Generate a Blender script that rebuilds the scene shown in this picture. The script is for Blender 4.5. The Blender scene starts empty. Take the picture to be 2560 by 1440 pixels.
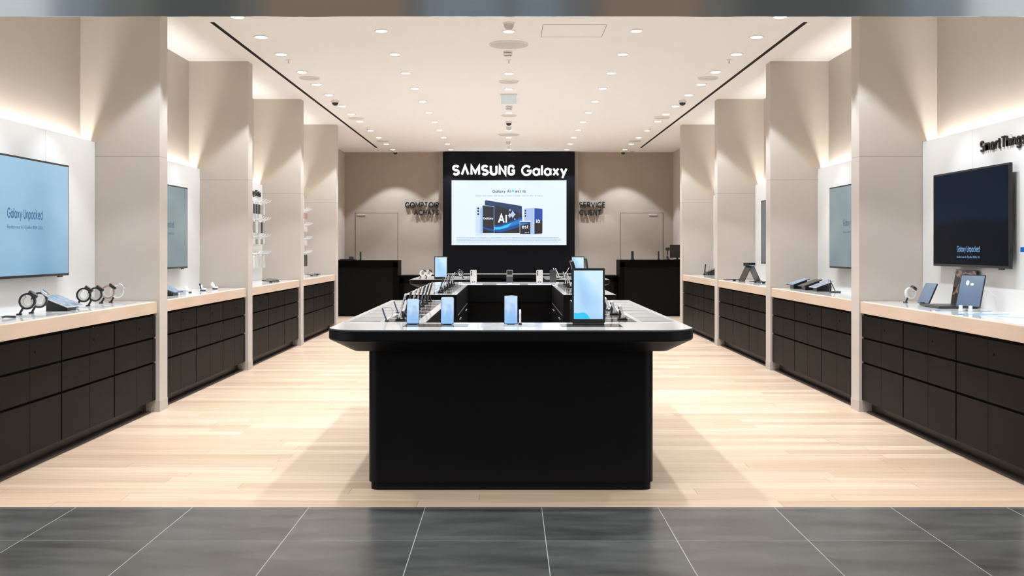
import bpy, bmesh, math, random
from mathutils import Vector, Matrix
random.seed(7)
PI = math.pi
R = math.radians
SC = bpy.context.scene
COL = SC.collection

# ---------------------------------------------------------------- camera, world, exposure
H = 1.335                      # camera height
F = 2650.0                     # focal length in pixels of the 2560 wide frame
cam_data = bpy.data.cameras.new('camera')
cam_data.sensor_width = 36.0
cam_data.lens = 36.0 * F / 2560.0
cam_data.shift_x = 8.0 / 2560.0
cam_data.shift_y = -99.0 / 2560.0
cam_data.clip_start = 0.05
cam = bpy.data.objects.new('camera', cam_data)
cam.location = (0, 0, H)
cam.rotation_euler = (PI / 2, 0, 0)
COL.objects.link(cam)
SC.camera = cam
w = bpy.data.worlds.new('mall_daylight')
w.use_nodes = True
w.node_tree.nodes['Background'].inputs[0].default_value = (0.97, 0.98, 1.0, 1)
w.node_tree.nodes['Background'].inputs[1].default_value = 2.1
SC.world = w
SC.view_settings.view_transform = 'Standard'
SC.view_settings.look = 'None'
SC.view_settings.gamma = 1.0
SC.view_settings.exposure = 0.03
SC.cycles.use_denoising = True
SC.cycles.max_bounces = 10
SC.cycles.diffuse_bounces = 6
SC.cycles.sample_clamp_indirect = 6.0

# lamp data: recessed downlights and the cove strips above the wall panels
SPOT_W, WASH_W, COVE_W = 112.0, 103.0, 17.0
WARM = (0.87, 0.955, 1.06)
def spot_data(name, watts, cone):
    d = bpy.data.lights.new(name, 'SPOT')
    d.energy = watts; d.color = WARM; d.spot_size = R(cone); d.spot_blend = 0.22
    d.shadow_soft_size = 0.045
    return d
LAMP = spot_data('downlight_beam', SPOT_W, 90)
WASH = spot_data('wall_washer_beam', WASH_W, 82)
COVE = bpy.data.lights.new('cove_strip_light', 'AREA')
COVE.energy = COVE_W; COVE.color = (1.0, 0.97, 0.92); COVE.shape = 'RECTANGLE'
COVE.size = 2.66; COVE.size_y = 0.03

# ---------------------------------------------------------------- materials
def lin(c):
    return tuple((v / 12.92 if v <= 0.04045 else ((v + 0.055) / 1.055) ** 2.4) for v in [x / 255.0 for x in c])
class N:
    def __init__(self, m): self.t = m.node_tree
    def new(self, kind, **kw):
        n = self.t.nodes.new(kind)
        for k, v in kw.items(): setattr(n, k, v)
        return n
    def link(self, a, b): self.t.links.new(a, b)
    def math(self, op, a, b=None, c=None):
        n = self.new('ShaderNodeMath', operation=op)
        for i, v in enumerate((a, b, c)):
            if v is None: continue
            if hasattr(v, 'links'): self.link(v, n.inputs[i])
            else: n.inputs[i].default_value = v
        return n.outputs[0]
    def mix(self, f, a, b):
        n = self.new('ShaderNodeMix', data_type='RGBA')
        for i, v in ((0, f), (6, a), (7, b)):
            if hasattr(v, 'links'): self.link(v, n.inputs[i])
            elif i == 0: n.inputs[0].default_value = v
            else: n.inputs[i].default_value = (*v, 1)
        return n.outputs[2]
def mat(name, col, rough=0.5, metal=0.0, var=0.06, scale=14.0, bump=0.0, bscale=200.0, coat=0.0, spec=0.5, stretch=None):
    m = bpy.data.materials.new(name); m.use_nodes = True
    n = N(m); p = m.node_tree.nodes['Principled BSDF']
    p.inputs['Roughness'].default_value = rough; p.inputs['Metallic'].default_value = metal
    p.inputs['Coat Weight'].default_value = coat; p.inputs['Specular IOR Level'].default_value = spec
    tc = n.new('ShaderNodeTexCoord')
    vec = tc.outputs['Object']
    if stretch:
        mp = n.new('ShaderNodeMapping'); mp.inputs['Scale'].default_value = stretch
        n.link(vec, mp.inputs[0]); vec = mp.outputs[0]
    nz = n.new('ShaderNodeTexNoise'); nz.inputs['Scale'].default_value = scale; nz.inputs['Detail'].default_value = 4
    n.link(vec, nz.inputs['Vector'])
    d = tuple(c * (1 - var) for c in col); l = tuple(min(1, c * (1 + var)) for c in col)
    n.link(n.mix(nz.outputs[0], d, l), p.inputs['Base Color'])
    if bump:
        b = n.new('ShaderNodeTexNoise'); b.inputs['Scale'].default_value = bscale
        n.link(vec, b.inputs['Vector'])
        bp = n.new('ShaderNodeBump'); bp.inputs['Strength'].default_value = bump; bp.inputs['Distance'].default_value = 0.002
        n.link(b.outputs[0], bp.inputs['Height']); n.link(bp.outputs[0], p.inputs['Normal'])
    return m
def glow(name, col, strength=1.0):
    m = bpy.data.materials.new(name); m.use_nodes = True
    p = m.node_tree.nodes['Principled BSDF']
    p.inputs['Base Color'].default_value = (0.02, 0.02, 0.02, 1); p.inputs['Roughness'].default_value = 0.25
    p.inputs['Emission Color'].default_value = (*col, 1); p.inputs['Emission Strength'].default_value = strength
    return m
def picture(name, stops, scale=1.6, seed=0.0, axis=2, mixf=0.55, strength=1.0, rough=0.12, spec=0.35, base=0.012):
    """lit screen: a soft colour field, for the picture shown on it, or for painted glare on the slanted tablets"""
    m = bpy.data.materials.new(name); m.use_nodes = True
    n = N(m); p = m.node_tree.nodes['Principled BSDF']
    p.inputs['Base Color'].default_value = (base, base, base, 1); p.inputs['Roughness'].default_value = rough
    p.inputs['Specular IOR Level'].default_value = spec
    tc = n.new('ShaderNodeTexCoord')
    mp = n.new('ShaderNodeMapping'); mp.inputs['Location'].default_value = (seed, seed * 1.7, seed * 0.6)
    n.link(tc.outputs['Generated'], mp.inputs[0])
    nz = n.new('ShaderNodeTexNoise'); nz.inputs['Scale'].default_value = scale; nz.inputs['Detail'].default_value = 1.0
    n.link(mp.outputs[0], nz.inputs['Vector'])
    sx = n.new('ShaderNodeSeparateXYZ'); n.link(tc.outputs['Generated'], sx.inputs[0])
    f = n.math('ADD', n.math('MULTIPLY', nz.outputs[0], mixf), n.math('MULTIPLY', sx.outputs[axis], 1 - mixf))
    cr = n.new('ShaderNodeValToRGB')
    while len(cr.color_ramp.elements) < len(stops): cr.color_ramp.elements.new(0.5)
    for e, (pos, c) in zip(cr.color_ramp.elements, stops):
        e.position = pos; e.color = (*lin(c), 1)
    n.link(f, cr.inputs[0]); n.link(cr.outputs[0], p.inputs['Emission Color'])
    p.inputs['Emission Strength'].default_value = strength
    return m

M = {}
M['plaster'] = mat('beige_plaster', (0.55, 0.49, 0.43), 0.85, var=0.035, scale=3, bump=0.15, bscale=260)
M['ceiling'] = mat('white_ceiling_paint', (0.92, 0.915, 0.91), 0.9, var=0.01, scale=2)
M['ceiling_white'] = mat('white_plastic', (0.80, 0.79, 0.77), 0.5, var=0.01)
M['grille'] = mat('pale_grey_grille', (0.60, 0.59, 0.56), 0.7, var=0.02, bump=0.3, bscale=500)
M['panel'] = mat('white_wall_panel', (0.80, 0.79, 0.765), 0.55, var=0.012, scale=3)
M['seam'] = mat('panel_seam_grey', (0.14, 0.12, 0.10), 0.8)
M['backwall'] = mat('taupe_plaster', (0.43, 0.365, 0.305), 0.85, var=0.04, scale=3, bump=0.15, bscale=260)
M['black_wall'] = mat('black_satin_panel', (0.005, 0.0055, 0.008), 0.28, spec=0.14, var=0.2, scale=6)
M['black'] = mat('black_satin', (0.0035, 0.0035, 0.004), 0.42, spec=0.12, var=0.15, scale=8)
M['counter_black'] = mat('black_brown_laminate', (0.003, 0.0025, 0.0021), 0.5, spec=0.03, var=0.15, scale=8)
M['drawer'] = mat('dark_brown_laminate', (0.0075, 0.0059, 0.0047), 0.45, spec=0.06, var=0.10, scale=5, bump=0.1, bscale=300)
M['carcass'] = mat('black_carcass', (0.006, 0.005, 0.0045), 0.7, spec=0.1)
M['kick'] = mat('brown_kick_board', (0.040, 0.030, 0.023), 0.4, spec=0.2, var=0.1)
M['wood'] = mat('pale_oak_edge', (0.66, 0.50, 0.37), 0.55, var=0.09, scale=5, stretch=(0.6, 8, 8))
M['white_top'] = mat('white_gloss_top', (0.74, 0.72, 0.69), 0.07, var=0.01)
M['glass_top'] = mat('grey_white_glass_top', (0.72, 0.70, 0.665), 0.045, spec=0.55, var=0.01)
M['inlay_dark'] = mat('smoked_grey_inlay', (0.075, 0.066, 0.058), 0.08, spec=0.14, var=0.05)
M['inlay_light'] = mat('light_grey_inlay', (0.40, 0.385, 0.36), 0.14, spec=0.18, var=0.03, scale=6)
M['plate_white'] = mat('clear_white_plate', (0.72, 0.74, 0.78), 0.08, var=0.02)
M['plastic_black'] = mat('black_plastic', (0.012, 0.012, 0.013), 0.3)
M['chrome'] = mat('polished_silver_edge', (0.74, 0.74, 0.75), 0.2, metal=0.55, var=0.03)
M['graphite'] = mat('graphite_back', (0.035, 0.036, 0.036), 0.35, var=0.05)
M['cream'] = mat('cream_back', (0.70, 0.665, 0.615), 0.35, var=0.02)
M['mint'] = mat('grey_green_back', (0.25, 0.245, 0.225), 0.35, var=0.03)
M['lens'] = mat('black_lens_glass', (0.004, 0.004, 0.005), 0.05)
M['white_plastic'] = mat('white_gloss_plastic', (0.80, 0.80, 0.80), 0.25, var=0.01)
M['rose'] = mat('rose_gold_metal', (0.70, 0.47, 0.38), 0.25, metal=0.8, var=0.03)
M['navy'] = mat('navy_blue_plastic', (0.035, 0.06, 0.12), 0.25)
M['clear'] = mat('frosted_clear_plastic', (0.62, 0.60, 0.56), 0.12, var=0.02)
M['cable_white'] = mat('white_cable', (0.75, 0.75, 0.74), 0.4)
M['cable_grey'] = mat('grey_cable', (0.12, 0.12, 0.12), 0.3)
M['letter_black'] = mat('black_letter_acrylic', (0.010, 0.009, 0.008), 0.35)
M['blue'] = mat('blue_vinyl', lin((18, 104, 190)), 0.4, var=0.02)
M['blue_pale'] = mat('pale_blue_print', lin((120, 185, 225)), 0.3, var=0.02)
M['steel'] = mat('brushed_steel_fascia', (0.46, 0.46, 0.45), 0.09, metal=1.0, var=0.04, scale=3, stretch=(1, 1, 30))
M['lamp'] = glow('lamp_lens', (1.0, 0.97, 0.93), 9.0)
M['led'] = glow('led_strip', (1.0, 0.93, 0.84), 3.0)
M['sign_white'] = glow('lit_letter_white', (1.0, 1.0, 1.0), 2.2)
M['exit_glow'] = glow('exit_diffuser', lin((228, 232, 228)), 0.72)
M['scr_white'] = glow('led_wall_white', lin((229, 243, 255)), 1.0)
for k, c in dict(navy_text=(22, 66, 104), sub_text=(112, 148, 190), faint=(176, 196, 226), dark=(31, 35, 46), dark2=(26, 26, 30), deep=(14, 56, 104),
                 mid=(0, 74, 166), blue=(32, 124, 206), cyan=(36, 200, 240), pale=(160, 200, 240), paler=(206, 226, 250), lilac=(170, 198, 242),
                 white=(250, 253, 255), star=(190, 208, 245)).items():
    M['p_' + k] = glow('screen_ink_' + k, lin(c), 1.0)
M['tv_bright'] = picture('tv_light_blue', [(0.25, (116, 158, 190)), (0.5, (150, 190, 216)), (0.75, (158, 198, 222))], 1.3, 0.4, mixf=0.7)
M['tv_grey'] = picture('tv_grey_teal', [(0.25, (92, 116, 126)), (0.55, (122, 142, 146)), (0.8, (100, 124, 134))], 1.4, 1.3, mixf=0.7)
M['tv_slate'] = picture('tv_slate', [(0.25, (52, 66, 76)), (0.6, (70, 84, 92)), (0.8, (60, 74, 84))], 1.4, 2.3, mixf=0.7)
M['tv_dark'] = picture('tv_navy', [(0.2, (14, 18, 28)), (0.45, (13, 17, 30)), (0.52, (15, 32, 50)), (0.8, (12, 27, 46))], 1.2, 3.1, mixf=0.15, rough=0.3, spec=0.02, base=0.001)
M['poster'] = picture('display_light_blue', [(0.34, (166, 206, 244)), (0.48, (184, 224, 252)), (0.6, (208, 237, 254))], 1.1, 0.9, mixf=0.85)
M['phone_lit'] = picture('phone_lilac_blue', [(0.3, (142, 192, 240)), (0.5, (170, 200, 242)), (0.65, (196, 224, 252))], 2.2, 5.2, mixf=0.6)
M['tab_blue'] = picture('tablet_steel_blue', [(0.2, (102, 122, 152)), (0.6, (116, 138, 164)), (0.85, (134, 154, 170))], 1.3, 2.0, mixf=0.35)
M['tab_dim'] = picture('tablet_painted_glare', [(0.3, (70, 92, 116)), (0.55, (150, 178, 205)), (0.75, (96, 112, 130))], 2.2, 0.7, mixf=0.9, rough=0.15)  # pale glare painted into the glowing colour of a dim screen
M['dark_pic'] = picture('laptop_dark_picture', [(0.42, (26, 21, 19)), (0.52, (40, 33, 28)), (0.56, (150, 112, 84)), (0.6, (60, 70, 92)), (0.66, (28, 22, 18))], 2.6, 8.3, mixf=0.85)
M['scr_off'] = mat('dark_glass_screen', (0.006, 0.007, 0.010), 0.06)

# wooden planks running across the room
def plank_floor():
    m = bpy.data.materials.new('pale_oak_planks'); m.use_nodes = True
    n = N(m); p = m.node_tree.nodes['Principled BSDF']
    tc = n.new('ShaderNodeTexCoord'); s = n.new('ShaderNodeSeparateXYZ'); n.link(tc.outputs['Object'], s.inputs[0])
    W, L = 0.1415, 1.9
    ry = n.math('DIVIDE', n.math('SUBTRACT', s.outputs[1], 5.468), W)
    row = n.math('FLOOR', ry)
    wn = n.new('ShaderNodeTexWhiteNoise', noise_dimensions='1D'); n.link(row, wn.inputs['W'])
    cx = n.math('ADD', n.math('DIVIDE', s.outputs[0], L), n.math('MULTIPLY', wn.outputs[0], 7.3))
    colm = n.math('FLOOR', cx)
    w2 = n.new('ShaderNodeTexWhiteNoise', noise_dimensions='2D')
    cv = n.new('ShaderNodeCombineXYZ'); n.link(row, cv.inputs[0]); n.link(colm, cv.inputs[1]); n.link(cv.outputs[0], w2.inputs['Vector'])
    gv = n.new('ShaderNodeCombineXYZ')
    n.link(n.math('ADD', n.math('MULTIPLY', s.outputs[0], 1.1), n.math('MULTIPLY', w2.outputs[0], 37.0)), gv.inputs[0])
    n.link(n.math('ADD', n.math('MULTIPLY', s.outputs[1], 26.0), n.math('MULTIPLY', w2.outputs[0], 11.0)), gv.inputs[1])
    g = n.new('ShaderNodeTexNoise'); g.inputs['Scale'].default_value = 1.0; g.inputs['Detail'].default_value = 5; g.inputs['Distortion'].default_value = 0.6
    n.link(gv.outputs[0], g.inputs['Vector'])
    base = n.mix(w2.outputs[0], (0.485, 0.345, 0.23), (0.645, 0.49, 0.355))
    r = n.new('ShaderNodeMapRange'); n.link(g.outputs[0], r.inputs[0])
    r.inputs[1].default_value = 0.35; r.inputs[2].default_value = 0.68; r.inputs[3].default_value = 0.0; r.inputs[4].default_value = 0.55
    c = n.mix(r.outputs[0], base, (0.385, 0.26, 0.165))
    fy = n.math('FRACT', ry); fx = n.math('FRACT', cx)
    gy = n.math('LESS_THAN', n.math('MINIMUM', fy, n.math('SUBTRACT', 1.0, fy)), 0.008)
    gx = n.math('LESS_THAN', n.math('MINIMUM', fx, n.math('SUBTRACT', 1.0, fx)), 0.0011)
    gap = n.math('MULTIPLY', n.math('MAXIMUM', n.math('MULTIPLY', gy, 0.5), gx), 0.6)
    n.link(n.mix(gap, c, (0.22, 0.15, 0.10)), p.inputs['Base Color'])
    p.inputs['Roughness'].default_value = 0.42
    p.inputs['Specular IOR Level'].default_value = 0.35
    return m
M['planks'] = plank_floor()
def slate_tiles():
    m = bpy.data.materials.new('grey_slate_tiles'); m.use_nodes = True
    n = N(m); p = m.node_tree.nodes['Principled BSDF']
    tc = n.new('ShaderNodeTexCoord'); s = n.new('ShaderNodeSeparateXYZ'); n.link(tc.outputs['Object'], s.inputs[0])
    tx = n.math('DIVIDE', n.math('ADD', s.outputs[0], 0.431 + 60), 0.6)
    ty = n.math('DIVIDE', n.math('ADD', s.outputs[1], -4.84 + 60), 0.6)
    fx, fy = n.math('FRACT', tx), n.math('FRACT', ty)
    ex = n.math('LESS_THAN', n.math('MINIMUM', fx, n.math('SUBTRACT', 1.0, fx)), 0.0032)
    ey = n.math('LESS_THAN', n.math('MINIMUM', fy, n.math('SUBTRACT', 1.0, fy)), 0.0034)
    cv = n.new('ShaderNodeCombineXYZ'); n.link(n.math('FLOOR', tx), cv.inputs[0]); n.link(n.math('FLOOR', ty), cv.inputs[1])
    wn = n.new('ShaderNodeTexWhiteNoise', noise_dimensions='2D'); n.link(cv.outputs[0], wn.inputs['Vector'])
    ad = n.new('ShaderNodeVectorMath', operation='MULTIPLY_ADD'); n.link(wn.outputs['Color'], ad.inputs[0]); ad.inputs[1].default_value = (9, 9, 9)
    mp = n.new('ShaderNodeMapping'); mp.inputs['Scale'].default_value = (1.0, 3.2, 1); mp.inputs['Rotation'].default_value = (0, 0, 0.25)
    n.link(tc.outputs['Object'], mp.inputs[0]); n.link(mp.outputs[0], ad.inputs[2])
    nz = n.new('ShaderNodeTexNoise'); nz.inputs['Scale'].default_value = 2.2; nz.inputs['Detail'].default_value = 7; nz.inputs['Roughness'].default_value = 0.62
    n.link(ad.outputs[0], nz.inputs['Vector'])
    r = n.new('ShaderNodeMapRange'); n.link(nz.outputs[0], r.inputs[0]); r.inputs[1].default_value = 0.3; r.inputs[2].default_value = 0.72
    c = n.mix(r.outputs[0], (0.034, 0.035, 0.033), (0.096, 0.097, 0.091))
    nb = n.new('ShaderNodeTexNoise'); nb.inputs['Scale'].default_value = 3.0; n.link(tc.outputs['Object'], nb.inputs['Vector'])
    gf = n.math('MAXIMUM', ex, n.math('MULTIPLY', ey, n.math('MULTIPLY', nb.outputs[0], 0.75)))
    n.link(n.mix(gf, c, (0.34, 0.35, 0.33)), p.inputs['Base Color'])
    p.inputs['Roughness'].default_value = 0.27
    p.inputs['Specular IOR Level'].default_value = 0.75
    return m
M['tiles'] = slate_tiles()
def fin_mat():
    m = M['plaster'].copy(); m.name = 'beige_plaster_jointed'
    n = N(m); p = m.node_tree.nodes['Principled BSDF']
    src = p.inputs['Base Color'].links[0].from_socket
    tc = n.new('ShaderNodeTexCoord'); s = n.new('ShaderNodeSeparateXYZ'); n.link(tc.outputs['Object'], s.inputs[0])
    j = n.math('LESS_THAN', n.math('ABSOLUTE', n.math('SUBTRACT', s.outputs[2], 2.087)), 0.0028)
    n.link(n.mix(n.math('MULTIPLY', j, 0.45), src, (0.16, 0.13, 0.11)), p.inputs['Base Color'])
    return m
M['fin'] = fin_mat()

# ---------------------------------------------------------------- mesh helpers
def bm_new(): return bmesh.new()
def box(bm, x0, x1, y0, y1, z0, z1, bevel=0.0, mtx=None, seg=2):
    b = bmesh.new()
    vs = [b.verts.new((x, y, z)) for z in (z0, z1) for y in (y0, y1) for x in (x0, x1)]
    for f in ((0, 2, 3, 1), (4, 5, 7, 6), (0, 1, 5, 4), (2, 6, 7, 3), (0, 4, 6, 2), (1, 3, 7, 5)):
        b.faces.new([vs[i] for i in f])
    if bevel:
        bmesh.ops.bevel(b, geom=list(b.edges), offset=bevel, segments=seg, affect='EDGES', profile=0.5)
    merge(bm, b, mtx)
def merge(bm, b, mtx=None):
    if mtx is not None: bmesh.ops.transform(b, matrix=mtx, verts=b.verts)
    me = bpy.data.meshes.new('tmp'); b.to_mesh(me); b.free()
    bm.from_mesh(me); bpy.data.meshes.remove(me)
def loft(bm, rings, mtx=None, caps=True):
    b = bmesh.new()
    vr = [[b.verts.new(p) for p in r] for r in rings]
    k = len(rings[0])
    for a, c in zip(vr[:-1], vr[1:]):
        for i in range(k):
            j = (i + 1) % k
            b.faces.new((a[i], a[j], c[j], c[i]))
    if caps:
        b.faces.new(list(reversed(vr[0]))); b.faces.new(vr[-1])
    bmesh.ops.recalc_face_normals(b, faces=b.faces)
    merge(bm, b, mtx)
def circle(r, n=24, z=0.0, cx=0, cy=0, sy=1.0):
    return [Vector((cx + r * math.cos(2 * PI * i / n), cy + r * sy * math.sin(2 * PI * i / n), z)) for i in range(n)]
def lathe(bm, prof, n=24, mtx=None):
    loft(bm, [circle(max(r, 1e-4), n, z) for r, z in prof], mtx)
def tube(bm, pts, r, n=8, mtx=None):
    pts = [Vector(p) for p in pts]
    rings = []
    up = Vector((0, 0, 1))
    for i, p in enumerate(pts):
        d = (pts[min(i + 1, len(pts) - 1)] - pts[max(i - 1, 0)]).normalized()
        a = d.cross(up)
        if a.length < 1e-3: a = d.cross(Vector((1, 0, 0)))
        a.normalize(); c = a.cross(d)
        rings.append([p + (a * math.cos(2 * PI * k / n) + c * math.sin(2 * PI * k / n)) * r for k in range(n)])
    loft(bm, rings, mtx)
def rrect(wd, ht, r, n=5):
    """rounded rectangle in XZ, centred on x, standing on z=0"""
    out = []
    for cx, cz, a0 in ((wd / 2 - r, r, -90), (wd / 2 - r, ht - r, 0), (-wd / 2 + r, ht - r, 90), (-wd / 2 + r, r, 180)):
        for i in range(n + 1):
            a = R(a0 + 90.0 * i / n)
            out.append((cx + r * math.cos(a), cz + r * math.sin(a)))
    return out
def slab(bm, wd, ht, t, r, mtx=None, y0=0.0, bev=0.0, dx=0.0, dz=0.0):
    """upright rounded slab, front face at y0, thickness t towards +Y"""
    o = rrect(wd, ht, r)
    if bev:
        i = rrect(wd - 2 * bev, ht - 2 * bev, max(r - bev, 0.0005)); i = [(x, z + bev) for x, z in i]
        rings = [[Vector((x + dx, y0, z + dz)) for x, z in i], [Vector((x + dx, y0 + bev, z + dz)) for x, z in o],
                 [Vector((x + dx, y0 + t - bev, z + dz)) for x, z in o], [Vector((x + dx, y0 + t, z + dz)) for x, z in i]]
    else:
        rings = [[Vector((x + dx, y0, z + dz)) for x, z in o], [Vector((x + dx, y0 + t, z + dz)) for x, z in o]]
    loft(bm, rings, mtx)
def poly(bm, pts, y=0.0, t=0.0015):
    """flat shape in XZ with a sliver of thickness, facing -Y"""
    loft(bm, [[Vector((x, y, z)) for x, z in pts], [Vector((x, y + t, z)) for x, z in pts]])
def obj(name, bm, material, parent=None, loc=None, rot=None, smooth=None, label=None):
    me = bpy.data.meshes.new(name)
    bmesh.ops.recalc_face_normals(bm, faces=bm.faces)
    bm.to_mesh(me); bm.free()
    me.materials.append(material)
    o = bpy.data.objects.new(name, me); COL.objects.link(o)
    if parent is not None: o.parent = parent
    if loc is not None: o.location = loc
    if rot is not None: o.rotation_euler = rot
    if smooth is not None:
        for f in me.polygons: f.use_smooth = True
        me.set_sharp_from_angle(angle=R(smooth))
    if label: o['label'] = label
    return o
def thing(name, label, cat, loc=(0, 0, 0), rotz=0.0, group=None):
    o = bpy.data.objects.new(name, None); COL.objects.link(o)
    o.empty_display_size = 0.05
    o.location = loc; o.rotation_euler = (0, 0, rotz)
    tag(o, label, cat, group)
    return o
def tag(o, label, cat, group=None):
    o['label'] = label; o['category'] = cat
    if group: o['group'] = group
    return o
def struct(name, bm, m, label=None, parent=None):
    o = obj(name, bm, m, parent)
    o['kind'] = 'structure'
    if label: o['label'] = label
    return o
def copy_tree(o, parent=None):
    c = o.copy(); COL.objects.link(c)
    if parent is not None: c.parent = parent
    for ch in list(o.children): copy_tree(ch, c)
    return c
def dup(root, loc, rotz=None, label=None, group=None):
    c = copy_tree(root); c.location = loc
    if rotz is not None: c.rotation_euler = (0, 0, rotz)
    if label: c['label'] = label
    if group: c['group'] = group
    return c
ORD = ['first', 'second', 'third', 'fourth', 'fifth', 'sixth', 'seventh', 'eighth', 'ninth', 'tenth', 'eleventh', 'twelfth', 'thirteenth', 'fourteenth', 'fifteenth', 'sixteenth', 'seventeenth']
LEFT, RIGHT = PI / 2, -PI / 2        # things built facing -Y, turned to face the aisle from the left / right wall

# ---------------------------------------------------------------- geometric lettering (single stroke, given weight)
def arc(cx, cy, rx, ry, a0, a1, n=14):
    return [(cx + rx * math.cos(R(a0 + (a1 - a0) * i / n)), cy + ry * math.sin(R(a0 + (a1 - a0) * i / n))) for i in range(n + 1)]
X = 0.70
def bowl(c=0.27, r=0.27): return arc(c, X / 2, r, X / 2, 0, 360, 24)
def arch(x0, r=0.2): return [(x0, 0)] + [(x0, X - r)] + arc(x0 + r, X - r, r, r, 180, 0, 10) + [(x0 + 2 * r, 0)]
S_ = lambda w_, h: arc(w_ / 2, h * .75, w_ / 2, h * .25, 28, 270) + arc(w_ / 2, h * .25, w_ / 2, h * .25, 90, -152)[1:]
GL = {
 'S': (.52, [S_(.52, 1)]), 's': (.38, [S_(.38, X)]),
 'A': (.68, [[(0, 0), (.34, 1), (.68, 0)], [(.13, .34), (.55, .34)]]), '^': (.62, [[(0, 0), (.31, 1), (.62, 0)]]),
 'M': (.74, [[(0, 0), (0, 1), (.37, .2), (.74, 1), (.74, 0)]]),
 'U': (.55, [[(0, 1), (0, .27)] + arc(.275, .27, .275, .27, 180, 360) + [(.55, 1)]]),
 'N': (.56, [[(0, 0), (0, 1), (.56, 0), (.56, 1)]]),
 'G': (.8, [arc(.42, .5, .42, .5, 42, 352, 22) + [(.84, .47), (.46, .47)]]),
 'g2': (.52, [[(.52, .80)] + arc(.26, .74, .26, .26, 14, 180, 10) + arc(.26, .26, .26, .26, 180, 360, 10) + [(.52, .44), (.29, .44)]]),
 'C': (.72, [arc(.42, .5, .42, .5, 45, 315, 22)]), 'O': (.86, [arc(.43, .5, .43, .5, 0, 360, 30)]),
 'P': (.5, [[(0, 0), (0, 1), (.25, 1)] + arc(.25, .73, .25, .27, 90, -90, 10) + [(0, .46)]]),
 'R': (.5, [[(0, 0), (0, 1), (.25, 1)] + arc(.25, .73, .25, .27, 90, -90, 10) + [(0, .46)], [(.24, .46), (.5, 0)]]),
 'T': (.56, [[(0, 1), (.56, 1)], [(.28, 1), (.28, 0)]]), 'I': (0, [[(0, 0), (0, 1)]]),
 'H': (.56, [[(0, 0), (0, 1)], [(.56, 0), (.56, 1)], [(0, .52), (.56, .52)]]),
 'E': (.44, [[(.44, 1), (0, 1), (0, 0), (.44, 0)], [(0, .52), (.4, .52)]]),
 'V': (.66, [[(0, 1), (.33, 0), (.66, 1)]]), 'L': (.42, [[(0, 1), (0, 0), (.42, 0)]]),
 'a': (.54, [bowl(), [(.54, 0), (.54, X)]]), 'l': (0, [[(0, 0), (0, 1.04)]]),
 'x': (.46, [[(0, 0), (.46, X)], [(0, X), (.46, 0)]]), 'y': (.5, [[(0, X), (.26, .04)], [(.5, X), (.12, -.33)]]),
 'm': (.8, [arch(0), arch(.4)]), 'n': (.44, [arch(0, .22)]), 'h': (.44, [[(0, 0), (0, 1.04)], arch(0, .22)]),
 'r': (.26, [[(0, 0), (0, X - .22)] + arc(.22, X - .22, .22, .22, 180, 70, 8)]),
 't': (.3, [[(.12, .98), (.12, .14)] + arc(.26, .14, .14, .14, 180, 285, 6), [(0, X), (.3, X)]]),
 'i': (0, [[(0, 0), (0, X)], [(0, 1.0), (0, 1.02)]]),
 'g': (.54, [bowl(), [(.54, X), (.54, -.08)] + arc(.29, -.08, .25, .24, 0, -150, 10)]),
 'p': (.54, [bowl(), [(0, X), (0, -.32)]]), 'd': (.54, [bowl(), [(.54, 0), (.54, 1.04)]]), 'b': (.54, [bowl(), [(0, 0), (0, 1.04)]]),
 'c': (.44, [arc(.27, X / 2, .27, X / 2, 50, 310, 18)]), 'k': (.42, [[(0, 0), (0, 1.04)], [(.42, X), (0, .28)], [(.15, .4), (.44, 0)]]),
 'e': (.52, [[(0, X * .52), (.53, X * .52)] + arc(.27, X / 2, .27, X / 2, 4, 318, 20)[1:]]),
 'u': (.44, [[(0, X), (0, .22)] + arc(.22, .22, .22, .22, 180, 360, 10) + [(.44, X)], [(.44, .2), (.44, 0)]]),
 'à': (.54, [bowl(), [(.54, 0), (.54, X)], [(.18, 1.04), (.32, .9)]]), ' ': (.16, []),
}
def ribbon(bm, pts, wt, y0, y1):
    pts = [Vector((p[0], p[1])) for p in pts]
    closed = (pts[0] - pts[-1]).length < 1e-4
    if closed: pts = pts[:-1]
    k = len(pts); L, Rr = [], []
    for i, p in enumerate(pts):
        a = pts[i - 1] if (i > 0 or closed) else None
        c = pts[(i + 1) % k] if (i < k - 1 or closed) else None
        d1 = (p - a).normalized() if a is not None else None
        d2 = (c - p).normalized() if c is not None else None
        if d1 is None: d1 = d2
        if d2 is None: d2 = d1
        n1, n2 = Vector((-d1.y, d1.x)), Vector((-d2.y, d2.x))
        nn = (n1 + n2)
        nn = nn.normalized() if nn.length > 1e-6 else n1
        s = wt / 2 / max(nn.dot(n1), 0.42)
        L.append(p + nn * s); Rr.append(p - nn * s)
    def v(p, y): return bm.verts.new((p.x, y, p.y))
    rings = [[v(l, y0), v(r_, y0), v(r_, y1), v(l, y1)] for l, r_ in zip(L, Rr)]
    for i in range(k if closed else k - 1):
        a, c = rings[i], rings[(i + 1) % k]
        for e in range(4):
            f = (e + 1) % 4
            bm.faces.new((a[e], a[f], c[f], c[e]))
    if not closed:
        bm.faces.new(rings[0]); bm.faces.new(list(reversed(rings[-1])))
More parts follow.
